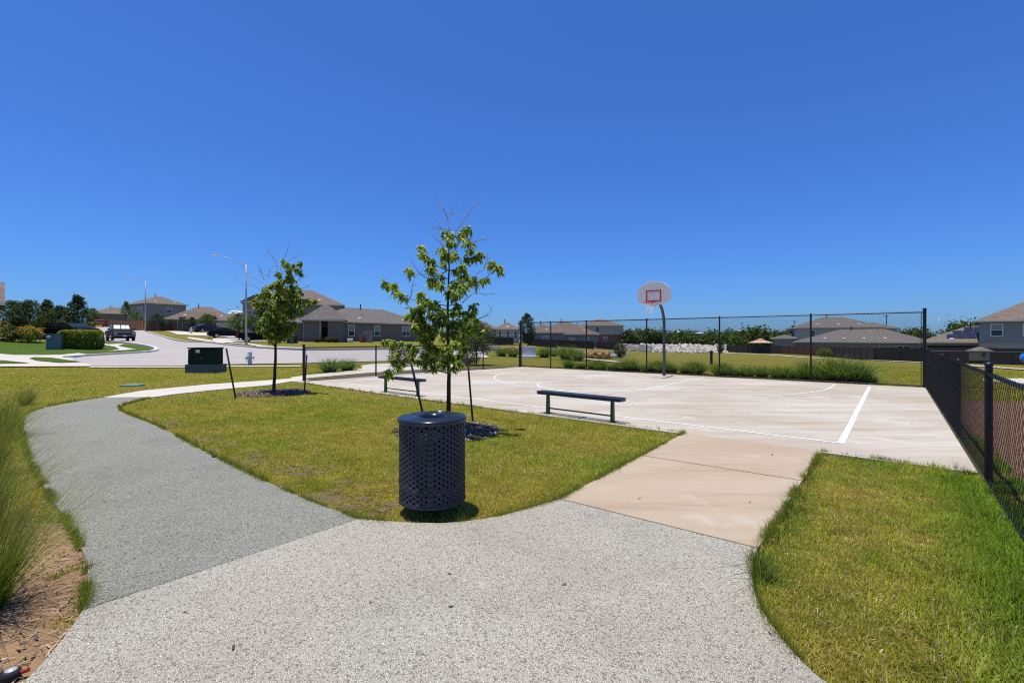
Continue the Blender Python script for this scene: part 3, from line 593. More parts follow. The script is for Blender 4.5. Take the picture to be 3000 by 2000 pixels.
# local frame: x along the tall fence, y away from the camera; the board hangs towards -y
pole = [(0, 0, 0), (0, 0, 0.9), (0, 0, 2.05)] + [(0, -0.75 * (1 - math.cos(t)) * 1.0, 2.05 + 0.95 * math.sin(t)) for t in np.linspace(0.12, 1.25, 12)] + [(0, -0.86, 3.02), (0, -1.02, 3.10)]
MB().tube(pole, 0.057, 16).build('pole', M['hoop_pole'], hoop, smooth=True)
MB().lathe([(0.001, 0.004), (0.09, 0.004), (0.09, 0.014), (0.06, 0.02), (0.001, 0.02)], 20).build('ground_collar', M['hoop_pole'], hoop)
def fan(scale=1.0, y=0.0):
    pts = []; hw = 0.685 * scale
    top = 3.775; side0, side1 = 3.06, 3.32; bot = 2.83
    for t in np.linspace(0, math.pi, 25): pts.append((hw * math.cos(t), side1 + (top - side1) * math.sin(t) ** 0.92))
    pts += [(-hw, side0 + .02), (-hw * .93, side0 - .08), (-hw * .45, bot + .02), (0, bot), (hw * .45, bot + .02), (hw * .93, side0 - .08), (hw, side0 + .02)]
    return pts
f = fan(); n = len(f); yb, yf = -1.03, -1.075
m = MB().add([(x, yf, z) for x, z in f] + [(x, yb, z) for x, z in f], [tuple(range(n)), tuple(range(2 * n - 1, n - 1, -1))] + [(k, n + k, n + (k + 1) % n, (k + 1) % n) for k in range(n)])
bd = m.build('backboard', M['white_board'], hoop)
bv = bd.modifiers.new('edge', 'BEVEL'); bv.width = 0.008; bv.segments = 2
m = MB(); x0, x1, z0, z1, t_ = -0.31, 0.31, 2.985, 3.435, 0.048
for c, s in (((0, yf - .003, z1 - t_ / 2), (x1 - x0, .005, t_)), ((0, yf - .003, z0 + t_ / 2), (x1 - x0, .005, t_)), ((x0 + t_ / 2, yf - .003, (z0 + z1) / 2), (t_, .005, z1 - z0 - 2 * t_)), ((x1 - t_ / 2, yf - .003, (z0 + z1) / 2), (t_, .005, z1 - z0 - 2 * t_))): m.box(c, s)
m.build('target_square', M['red'], bd)
RZ = 2.925; RY = yf - 0.15 - 0.229
m = MB(); ring = [(0.229 * math.cos(t), RY + 0.229 * math.sin(t), RZ) for t in np.linspace(0, 2 * math.pi, 33)]; m.tube(ring, 0.011, 8, cap=False)
rm = m.build('rim', M['red'], hoop, smooth=True)
m = MB().box((0, yf - .09, RZ - .0), (.12, .18, .012)); m.box((0, yf - .012, RZ - .07), (.13, .02, .16)); m.tube([(-.05, yf - .02, RZ - .12), (-.12, RY + .16, RZ - .01)], .009, 6); m.tube([(.05, yf - .02, RZ - .12), (.12, RY + .16, RZ - .01)], .009, 6); m.build('bracket', M['red'], rm)
m = MB()
for k in range(12):
    for s in (-1, 1):
        pts = []
        for q in np.linspace(0, 1, 9):
            r = 0.226 * (1 - q) + 0.115 * q - 0.035 * math.sin(q * math.pi); a = 2 * math.pi * k / 12 + s * q * 1.05
            pts.append((r * math.cos(a), RY + r * math.sin(a), RZ - 0.01 - 0.42 * q))
        m.tube(pts, 0.0042, 4)
m.build('net', M['net'], rm)
m = MB(); m.tube([(0, -0.95, 3.07), (-.25, yb, 3.30)], .018, 8); m.tube([(0, -0.95, 3.07), (.25, yb, 3.30)], .018, 8); m.tube([(0, -0.9, 3.04), (0, yb, 3.06)], .03, 8); m.build('board_brace', M['hoop_pole'], hoop)

# ------------------------------------------------------------------ chain-link fences
def mesh_bay(w_, z0, z1, p, r, n=3):
    cols = int(round(w_ / p)); p = w_ / cols; rows = int(round((z1 - z0) / p)); q = (z1 - z0) / rows
    k = np.arange(cols)[:, None]; j = np.arange(rows + 1)[None, :]
    odd = (j % 2); flip = (k % 2); x = k * p + np.where((odd + flip) % 2 == 1, p, 0.0); z = z0 + j * q + 0 * k
    y = np.where((j + k) % 2 == 0, r * 0.9, -r * 0.9) + 0 * x
    C = np.stack([x, y, z], -1)                       # cols, rows+1, 3
    ang = 2 * math.pi * np.arange(n) / n
    off = np.stack([np.cos(ang) * r, np.sin(ang) * r, 0 * ang], -1)
    V = C[:, :, None, :] + off[None, None]
    idx = np.arange(V[..., 0].size).reshape(V.shape[:3])
    a, b = idx[:, :-1], idx[:, 1:]; a2, b2 = np.roll(a, -1, 2), np.roll(b, -1, 2)
    return V.reshape(-1, 3), np.stack([a, a2, b2, b], -1).reshape(-1, 4)
def fence(name, label, p0, ang, posts, height, bays=None, term=(), mesh_z=(0.03, None), p=0.048, r=0.0024, post_r=0.030, term_r=0.045, cap=True, bottom_wire=True, flip=False):
    fe = thing(name, label, 'fence', (p0[0], p0[1], 0.0), ang)
    cache = {}
    for i, s in enumerate(posts):
        rr = term_r if i in term else post_r; hh = height + (0.10 if i in term else 0.03)
        m = MB().tube([(s, 0, -0.02), (s, 0, hh)], rr, 14); po = m.build('post', M['black'], fe)
        m = MB().lathe([(rr + .005, 0), (rr + .006, .014), (rr * .75, .032), (0.001, .040)], 14, (s, 0, hh - .004)); m.build('post_cap', M['black'], po, smooth=True)
    for i, (s0, s1) in enumerate(zip(posts, posts[1:])):
        if (i in term) and i > 0: pass
        MB().tube([(s0 + 0.02, 0, height), (s1 - 0.02, 0, height)], 0.021, 10).build('top_rail', M['black'], fe)
        key = round(s1 - s0, 2); off = post_r + .006 if not flip else -(post_r + .006)
        if key not in cache:
            V, F = mesh_bay(s1 - s0, mesh_z[0], height + 0.045, p, r); cache[key] = np_mesh('chain_link', V, F, M['wire'])
        o = obj('chain_link', cache[key], fe, (s0, off, 0))
        if bottom_wire: MB().tube([(s0, off, mesh_z[0] + .03), (s1, off, mesh_z[0] + .03)], 0.004, 5).build('tension_wire', M['wire'], fe)
    for i in term:
        s = posts[i]; d = 0.08 if i == 0 else -0.08
        MB().tube([(s + d, -post_r if flip else post_r, 0.03), (s + d, -post_r if flip else post_r, height - .01)], 0.010, 6).build('tension_bar', M['black'], fe)
    return fe
A_ANG = CANG; B_ANG = math.atan2(BV[1], BV[0])
tl = CT(-16.2, 0.0)
tf = fence('tall_fence', 'tall black chain-link fence behind the basketball hoop', tl, A_ANG, [0, 1.97, 4.07, 7.11, 10.14, 13.20, 16.2], 2.36, term=(0, 6), flip=False, r=0.0046)
for s0, s1 in zip([0, 1.97, 4.07, 7.11, 10.14, 13.20], [1.97, 4.07, 7.11, 10.14, 13.20, 16.2]): MB().tube([(s0 + .02, 0, .05), (s1 - .02, 0, .05)], 0.021, 8).build('bottom_bar', M['black'], tf)  # black bar drawing the dark line along the foot of the tall fence
lf0 = G(890, 1115.5); d_ = math.atan2(tl[1] - lf0[1], tl[0] - lf0[0]); ll = math.hypot(tl[0] - lf0[0], tl[1] - lf0[1])
fence('low_fence', 'low black chain-link fence left of the court behind the left bench', lf0, d_, [0, 2.86, 5.78, 8.70, ll - 0.10], 1.20, term=(0,), r=0.0033)
rn = CT(0.05, -18.3)
fence('low_fence', 'low black chain-link fence running along the right side towards the viewer', rn, B_ANG, [0, 3.05, 6.10, 9.15, 12.20, 15.25, 18.18], 1.16, term=(2,), post_r=0.030, term_r=0.032, r=0.0021, p=0.05, flip=False)
fence('low_fence', 'low black chain-link fence running right from the tall corner post', CT(0.12, 0.02), A_ANG + 0.02, [0.04, 3.0, 6.0, 9.0, 12.0, 15.0], 1.14, p=0.06)
# ------------------------------------------------------------------ foliage builders
def leaves(base, dirs, L, W_, droop, cols):
    """one six-corner leaf per row: base points, directions (unit), lengths, widths"""
    n = len(base); up = np.array((0, 0, 1.0)); rnd = rng.normal(0, 0.5, (n, 3)); side = np.cross(dirs, up + rnd); side /= np.linalg.norm(side, axis=1, keepdims=True) + 1e-9
    nor = np.cross(side, dirs)
    def at(t): return base + dirs * (L * t)[:, None] - np.array((0, 0, 1.0)) * (droop * L * t * t)[:, None]
    t1, t2 = np.full(n, 0.34), np.full(n, 0.72); fold = 0.22
    v = [at(np.zeros(n)), at(t1) + side * (W_ * .42)[:, None] + nor * (W_ * fold)[:, None], at(t2) + side * (W_ * .5)[:, None] + nor * (W_ * fold)[:, None], at(np.ones(n)),
         at(t2) - side * (W_ * .5)[:, None] + nor * (W_ * fold)[:, None], at(t1) - side * (W_ * .42)[:, None] + nor * (W_ * fold)[:, None], at(t1 * 1.5)]
    V = np.stack(v, 1).reshape(-1, 3); o = np.arange(n)[:, None] * 7
    F = np.concatenate([o + np.array(q) for q in ((0, 6, 1, 1), (1, 6, 2, 2), (2, 6, 3, 3), (3, 6, 4, 4), (4, 6, 5, 5), (5, 6, 0, 0))], 0)[:, :3]
    return V, F, np.repeat(cols, 7, 0)
def rosettes(centers, radii, counts, per, L0, W0, palette, droop=0.45, zbias=0.0):
    B, Dr = [], []
    for c, r, n in zip(centers, radii, counts):
        d = rng.normal(0, 1, (n, 3)); d /= np.linalg.norm(d, axis=1, keepdims=True); q = np.array(c) + d * (r * rng.random((n, 1)) ** 0.45)
        for p in q:
            a = rng.uniform(0, 6.28, per); e = rng.uniform(-0.9, 0.75, per) + zbias
            B.append(np.repeat(p[None], per, 0)); Dr.append(np.stack([np.cos(a) * np.cos(e), np.sin(a) * np.cos(e), np.sin(e)], 1))
    B, Dr = np.concatenate(B), np.concatenate(Dr); n = len(B); pal = np.array(palette); w_ = rng.random(n)
    cols = pal[(w_ ** 1.2 * len(pal)).astype(int).clip(0, len(pal) - 1)] * rng.uniform(0.75, 1.25, (n, 1))
    return leaves(B, Dr, rng.uniform(*L0, n), rng.uniform(*W0, n), rng.uniform(0.1, droop * 2, n), cols)
OAK = [(0.26, 0.37, 0.04), (0.19, 0.29, 0.033), (0.36, 0.46, 0.06), (0.08, 0.13, 0.022), (0.50, 0.53, 0.11)]
def bend(p, q, k=0.18, n=6, sag=0.0):
    p, q = Vector(p), Vector(q); L = (q - p).length; off = Vector((rng.normal(0, .5), rng.normal(0, .5), rng.uniform(-1, 0.2))) * L * k; out = []
    for i in range(n + 1):
        t = i / n; out.append(p.lerp(q, t) + off * (4 * t * (1 - t)) * 0.5 + Vector(rng.normal(0, L * 0.012, 3)))
    out[0] = p; out[-1] = q; return out
def sapling(name, label, base, top, clusters, twigs, r0, leafL, leafW, dens, depth, lowest, per=8, group=None, pal=OAK, dz=LAWN, tight=1.0):
    """clusters: (u, v, radius px) in photo pixels; they are spread in depth about the trunk"""
    D = base[1]; tr = thing(name, label, 'tree', (base[0], base[1], dz), 0, group)
    off = Vector((base[0], base[1], dz))
    tp = P3(top[0], top[1], D) - off; H = tp.z
    trunk = [Vector((0, 0, -0.03)), Vector((0.0, 0, 0.12)), Vector((tp.x * .2 + .01, 0.01, H * .3)), Vector((tp.x * .55 - .012, -.01, H * .55)), Vector((tp.x * .8, .012, H * .78)), tp]
    pts = []
    for i in range(len(trunk) - 1):
        for k in range(5): pts.append(trunk[i].lerp(trunk[i + 1], k / 5) + (Vector((0, 0, 0)) if i == 0 else Vector((rng.normal(0, .004), rng.normal(0, .004), 0))))
    pts.append(tp); m_ = len(pts)
    rad = [max(0.006, r0 * (1 - 0.86 * (i / (m_ - 1)) ** 0.9)) * (1.35 if i < 1 else (1.15 if i < 3 else 1)) for i in range(m_)]
    mt = MB().tube(pts, rad, 12)
    def trunk_at(z):
        z = max(lowest, min(H * 0.97, z)); i = min(range(m_), key=lambda k: abs(pts[k].z - z)); return pts[i], rad[i]
    C, RR, NN = [], [], []
    mb = MB(); pxm = D / FPX
    for (u, v, rp) in clusters:
        c = P3(u, v, D) - off; hx = abs(c.x - trunk_at(c.z)[0].x); yy = rng.uniform(-1, 1) * max(0.12, depth * (1 - 0.55 * min(1, hx / depth)))
        s = (D + yy) / D; cam_ = Vector((0, 0, EYE)) - off; c = cam_ + (c - cam_) * s      # stay on the same sight line
        C.append(Vector(c)); RR.append(rp * pxm * s * tight); NN.append(max(4, int(dens * (rp / 15) ** 1.7)))
    order = sorted(range(len(C)), key=lambda i: (C[i] - trunk_at(C[i].z)[0]).length); nodes = [(pts[i], min(rad[i] * .5, .014)) for i in range(m_) if lowest <= pts[i].z]
    for i in order:
        c = C[i]; p, pr = min(nodes, key=lambda q: (c - q[0]).length * (1.0 if q[0].z < c.z + .02 else 1.7) + .25 * max(0, .15 - (c.z - q[0].z))); L = (c - p).length
        br = bend(p, c, 0.2, 6); mb.tube(br, [max(0.0035, pr * (1 - .5 * k / 6)) for k in range(7)], 6); nodes += [(br[3], max(.004, pr * .7)), (c, max(.0035, pr * .5))]
        for _ in range(3):
            e = c + Vector(rng.normal(0, RR[i] * .6, 3)); mb.tube(bend(br[4], e, .2, 3), [.004, .0035, .003, .002], 4)
    V, F, cc = rosettes(C, RR, NN, per, leafL, leafW, pal)
    mt.build('trunk', M['bark'], tr, smooth=True); mb.build('branch', M['bark'], tr, smooth=True)['kind'] = 'stuff'
    cr = obj('crown', np_mesh('crown', V, F, M['leaf'], cc), tr); cr['kind'] = 'stuff'
    mw = MB()
    for tw in twigs:
        n = len(tw); dd = np.cumsum(rng.normal(0, .07, n)); q = [P3(u, v, D) - off + Vector((0, dd[i], 0)) for i, (u, v) in enumerate(tw)]
        mw.tube(q, [0.0075 * (1 - .7 * i / (n - 1)) + .0012 for i in range(n)], 5)
        for _ in range(5):
            i = random.randrange(max(1, n // 3), n); b_ = q[i]; e = b_ + Vector((rng.normal(0, .11), rng.normal(0, .1), rng.uniform(-.02, .16))); mw.tube([b_, b_.lerp(e, .55) + Vector((0, 0, .012)), e], [.003, .0024, .0014], 4)
    if twigs: mw.build('bare_twig', M['twig'], tr)['kind'] = 'stuff'
    return tr
cv = lambda L, ox, oy, s: [(ox + x * s, oy + y * s, r * s) for x, y, r in L]
tv = lambda L, ox, oy, s: [[(ox + x * s, oy + y * s) for x, y in t] for t in L]
CC = cv([(790, 470, 45), (845, 500, 40), (1000, 440, 50), (955, 500, 55), (1010, 560, 55), (850, 560, 55), (540, 640, 55), (560, 690, 50), (610, 730, 40), (650, 760, 30), (740, 660, 60), (800, 690, 70), (880, 680, 75), (1040, 640, 50), (1010, 720, 55), (1080, 710, 45), (1140, 690, 50), (630, 820, 60), (660, 850, 45), (410, 830, 45), (430, 880, 45), (650, 930, 55), (640, 980, 50), (720, 1000, 55), (740, 910, 35), (780, 790, 45), (880, 850, 50), (950, 820, 50), (990, 880, 60), (1060, 920, 55), (1080, 970, 45), (910, 960, 60), (870, 1010, 50), (970, 1010, 50), (1010, 1000, 40), (1160, 940, 40), (1200, 950, 30), (1260, 790, 55), (1310, 810, 50), (1350, 840, 30), (170, 965, 35), (210, 1010, 35), (260, 1000, 40), (290, 1060, 45), (320, 1100, 35), (360, 1130, 40), (530, 1090, 45), (530, 1160, 30), (600, 1140, 45), (590, 1180, 30), (440, 1240, 50), (500, 1240, 60), (560, 1230, 60), (410, 1310, 50), (460, 1320, 50), (640, 1210, 60), (700, 1190, 50), (740, 1250, 60), (650, 1300, 70), (540, 1330, 60), (560, 1400, 60), (760, 1330, 80), (860, 1280, 70), (910, 1200, 60), (880, 1100, 55), (840, 1060, 50), (960, 1060, 45), (1070, 1220, 50), (1050, 1300, 50), (1080, 1340, 40), (980, 1280, 50), (850, 1390, 80), (700, 1400, 80), (950, 1380, 60), (540, 1480, 60), (640, 1500, 80), (780, 1490, 90), (890, 1500, 80), (990, 1470, 50), (620, 1430, 60)], 1080, 550, .2869)
CC += cv([(1600, 860, 70), (1700, 900, 80), (1800, 860, 80), (1900, 820, 60), (1640, 980, 70), (1740, 1040, 70), (1840, 980, 80), (1920, 1040, 60), (1560, 780, 60), (1950, 930, 60), (1090, 790, 40), (1180, 820, 50), (1270, 810, 45), (1370, 830, 50), (1430, 880, 50), (1380, 960, 50), (1230, 930, 50), (1190, 1000, 45), (1290, 1050, 50), (1120, 1120, 45), (1160, 1160, 35), (1230, 1090, 40), (1540, 940, 55), (1540, 1040, 55), (1640, 1090, 50), (1880, 1090, 40), (1480, 1010, 40), (1500, 740, 50), (2000, 560, 60), (2080, 480, 45), (2050, 640, 55), (1970, 700, 65), (2110, 660, 45), (2180, 690, 35), (1960, 800, 60), (2010, 880, 45), (1930, 620, 60), (1480, 560, 55), (1420, 620, 50)], 850, 800, .2551)
CT_TW = tv([[(830, 490), (815, 400), (800, 310), (760, 210), (715, 140), (668, 55)], [(800, 310), (850, 270), (905, 210)], [(880, 475), (930, 400), (985, 320), (1060, 215), (1120, 175), (1160, 130)], [(770, 610), (720, 550), (650, 480), (575, 400)], [(820, 440), (740, 415), (650, 420)], [(1050, 585), (1110, 555), (1180, 540), (1310, 540)], [(960, 1180), (1020, 1130), (1095, 1080), (1200, 1105), (1295, 1100)], [(1095, 1080), (1110, 1010)], [(590, 920), (520, 880), (470, 790)], [(420, 1140), (430, 1080), (432, 1010)], [(1110, 1335), (1190, 1310), (1255, 1265)], [(1100, 890), (1180, 850), (1220, 750)]], 1080, 550, .2869)
sapling('young_tree', 'young leafy oak sapling in a mulch ring right behind the litter bin', TREE_C, (1315, 690), CC, CT_TW, 0.050, (0.06, 0.105), (0.024, 0.038), 7.0, 0.62, 0.98, per=10, tight=.80)
CL = cv([(1500, 190, 40), (1530, 230, 40), (1680, 200, 40), (1620, 230, 30), (1560, 290, 50), (1660, 280, 40), (1690, 320, 30), (1440, 340, 50), (1530, 380, 60), (1600, 390, 40), (1440, 430, 60), (1370, 460, 60), (1310, 470, 45), (1480, 500, 80), (1590, 480, 70), (1300, 550, 70), (1420, 590, 90), (1560, 580, 90), (1650, 550, 60), (1220, 570, 40), (1150, 640, 35), (1180, 680, 45), (1290, 670, 80), (1420, 700, 95), (1560, 690, 95), (1680, 640, 60), (1240, 760, 60), (1350, 810, 95), (1480, 820, 95), (1590, 790, 75), (1700, 720, 50), (1780, 640, 45), (1850, 640, 35), (1710, 760, 30), (1250, 880, 60), (1350, 930, 90), (1480, 940, 90), (1580, 920, 70), (1230, 960, 40), (1330, 1020, 75), (1430, 1040, 75), (1340, 1090, 40), (1550, 1000, 50), (1500, 1010, 60)], 450, 720, .2551)
CL_TW = tv([[(1440, 280), (1460, 200), (1500, 90), (1530, 0), (1545, -40)], [(1440, 280), (1400, 190), (1360, 140), (1300, 120)], [(1360, 140), (1320, 90), (1290, 65)], [(1540, 190), (1620, 140), (1730, 85)], [(1300, 400), (1270, 330), (1250, 250)], [(1290, 350), (1240, 310), (1200, 285)], [(1340, 370), (1360, 300), (1390, 240)], [(1280, 430), (1180, 380), (1105, 345)], [(1250, 530), (1160, 465), (1060, 445), (1000, 430), (950, 395)], [(1180, 740), (1080, 740), (980, 750), (880, 740)], [(1160, 800), (1060, 780), (960, 720)], [(1690, 500), (1750, 470), (1795, 435)], [(1600, 440), (1680, 390), (1760, 350)]], 450, 720, .2551)
sapling('young_tree', 'young dense oak sapling in a mulch ring at the far end of the lawn', TREE_L, (815, 800), CL, CL_TW, 0.058, (0.06, 0.11), (0.032, 0.05), 18, 0.55, 1.15, per=8, tight=.95, pal=[tuple(0.82 * x for x in c) for c in OAK])
def stake(label, top, foot, tree_z=1.25):
    st = thing('tree_stake', label, 'stake', (foot[0], foot[1], LAWN), 0, 'leaning tree stakes')
    d = Vector((top[0] - foot[0], top[1] - foot[1], top[2] - LAWN)); k = d * 0.74
    MB().tube([d * -0.02, k], 0.021, 6).build('shaft', M['stake'], st); MB().tube([k, d], 0.0215, 6).build('tip', M['stake_top'], st); return st
def stk(label, tu, tv_, fu, fv, dd=0.0):
    f = G(fu, fv, LAWN); t = P3(tu, tv_, f[1] + dd); stake(label, t, f)
stk('dark stake leaning left of the middle tree', 1199, 1040, 1246, 1242); stk('dark stake standing right of the middle tree', 1369, 1037, 1385, 1236)
stk('dark stake leaning left of the far lawn tree', 663, 1020, 690.5, 1168); stk('dark stake by the low fence end post right of the far lawn tree', 899, 1040, 891.5, 1150)

# ------------------------------------------------------------------ clump grasses
def blades(n, H, spread, width, palette, segs=5, bendk=0.8, rbase=0.08, tipcol=None):
    a = rng.uniform(0, 6.28, n); rb = rbase * np.sqrt(rng.random(n)); lean = np.abs(rng.normal(0, 1, n)) * spread + 0.04; h = H * rng.uniform(0.55, 1.05, n); az = a + rng.normal(0, .5, n)
    x0, y0 = rb * np.cos(a), rb * np.sin(a); V = np.zeros((n, segs + 1, 2, 3)); C = np.zeros((n, segs + 1, 2, 3)); pal = np.array(palette); c0 = pal[rng.integers(0, len(pal), n)] * rng.uniform(.75, 1.25, (n, 1))
    for i in range(segs + 1):
        t = i / segs; hor = h * (lean * t + bendk * lean * t * t); zz = h * (t - 0.42 * np.minimum(lean, 1.1) * bendk * t * t)
        cx_, cy_ = x0 + hor * np.cos(az), y0 + hor * np.sin(az); w_ = width * (1 - t * .93) / 2 * rng.uniform(.8, 1.2, n); s = az + math.pi / 2 + 0.6
        for k, sg in ((0, -1), (1, 1)):
            V[:, i, k] = np.stack([cx_ + sg * w_ * np.cos(s), cy_ + sg * w_ * np.sin(s), zz], 1); C[:, i, k] = c0 if tipcol is None else c0 * (1 - t ** 2) + np.array(tipcol) * t ** 2
    idx = np.arange(n * (segs + 1) * 2).reshape(n, segs + 1, 2)
    F = np.stack([idx[:, :-1, 0], idx[:, :-1, 1], idx[:, 1:, 1], idx[:, 1:, 0]], -1).reshape(-1, 4)
    return V.reshape(-1, 3), F, C.reshape(-1, 3)
MUH = [(0.17, 0.28, 0.034), (0.215, 0.31, 0.046), (0.26, 0.30, 0.06), (0.10, 0.17, 0.024)]
def clump(name, label, p, me, s=1.0, rz=0.0, sz=None, group=None, cat='grass clump'):
    z = T(p[0], p[1]) + LAWN; o = obj(name, me, None, (p[0], p[1], z), rz); o.scale = (s, s, sz or s); tag(o, label, cat, group); return o
def gm(n, H, spread, width, pal, segs, bk, rb, tip=None):
    V, F, C = blades(n, H, spread, width, pal, segs, bk, rb, tip); return np_mesh('ornamental_grass', V, F, M['blade'], C)
bigA = gm(1300, 0.92, 0.27, 0.0058, MUH, 7, 0.85, 0.15, (0.24, 0.21, 0.07)); bigB = gm(800, 0.85, 0.32, 0.007, MUH, 6, 0.9, 0.15, (0.24, 0.21, 0.07))
GRP = 'fine ornamental grasses along the left edge of the path'
clump('ornamental_grass', 'large fine-bladed grass clump nearest the viewer at the left frame edge', (-3.08, 2.60), bigA, 0.92, 0.3, group=GRP)
clump('ornamental_grass', 'fine-bladed grass clump second from the viewer on the left edge', (-4.45, 3.75), bigB, 1.0, 1.9, group=GRP)
clump('ornamental_grass', 'fine-bladed grass clump third from the viewer on the left edge', (-6.0, 5.15), bigA, 0.9, 3.0, group=GRP)
clump('ornamental_grass', 'fine-bladed grass clump fourth from the viewer on the left edge', (-8.0, 7.1), bigB, 1.0, 4.0, group=GRP)
clump('ornamental_grass', 'small grass tuft beside the far bend of the grey path', G(78, 1183), bigB, 0.60, 1.0, group=GRP)
DKG = [(0.07, 0.15, 0.024), (0.11, 0.21, 0.032), (0.03, 0.07, 0.014), (0.16, 0.23, 0.04), (0.24, 0.29, 0.13)]
mids = [gm(520, 0.85, 0.40, 0.024, DKG, 5, 1.15, 0.22) for _ in range(3)]
GW = 'green grass clumps behind the tall fence'
k = 0
for i in range(42):
    a = -13.8 + i * 0.32 + rng.normal(0, .2); b = 0.75 + rng.uniform(0, .7); s = rng.uniform(.38, 1.0) * (0.8 if a < -11 else 1.0)
    if a > -1.2: break
    clump('fence_grass', 'leafy green grass clump in the row behind the tall fence', CT(a, b), mids[i % 3], s, rng.uniform(0, 6), s * rng.uniform(.75, .95), group=GW)
for a, b, s, lab in ((-2.4, 1.3, 1.25, 'tallest dark green grass clump at the right end of the fence row'), (-1.75, 1.0, 1.05, 'dark green grass clump in front of the tallest one by the fence corner'), (-3.2, 1.2, 1.05, 'dark green grass clump left of the tallest one by the fence corner')):
    clump('fence_grass', lab, CT(a, b), mids[k % 3], s, k * 2.0, s, group=GW); k += 1
for u, v, s, lab in ((965, 1089, 1.0, 'left of the two grass clumps seen through the low fence'), (1018, 1084, 0.95, 'right of the two grass clumps seen through the low fence'), (1470, 1042, 1.2, 'grass clump left of the white concrete block'), (1503, 1044, 1.1, 'narrow grass clump close left of the white concrete block'), (1595, 1046, 1.35, 'round grass clump close right of the white concrete block'), (1622, 1042, 1.0, 'small grass clump in front of the grey stone wall'), (1660, 1052, 1.6, 'wide grass clump left of the orange boulder'), (1690, 1056, 1.2, 'grass clump by the walk left of the orange boulder')):
    clump('grass_clump', lab, GT(u, v), mids[k % 3], s, k * 1.3, s * .9, group='grass clumps beyond the court'); k += 1

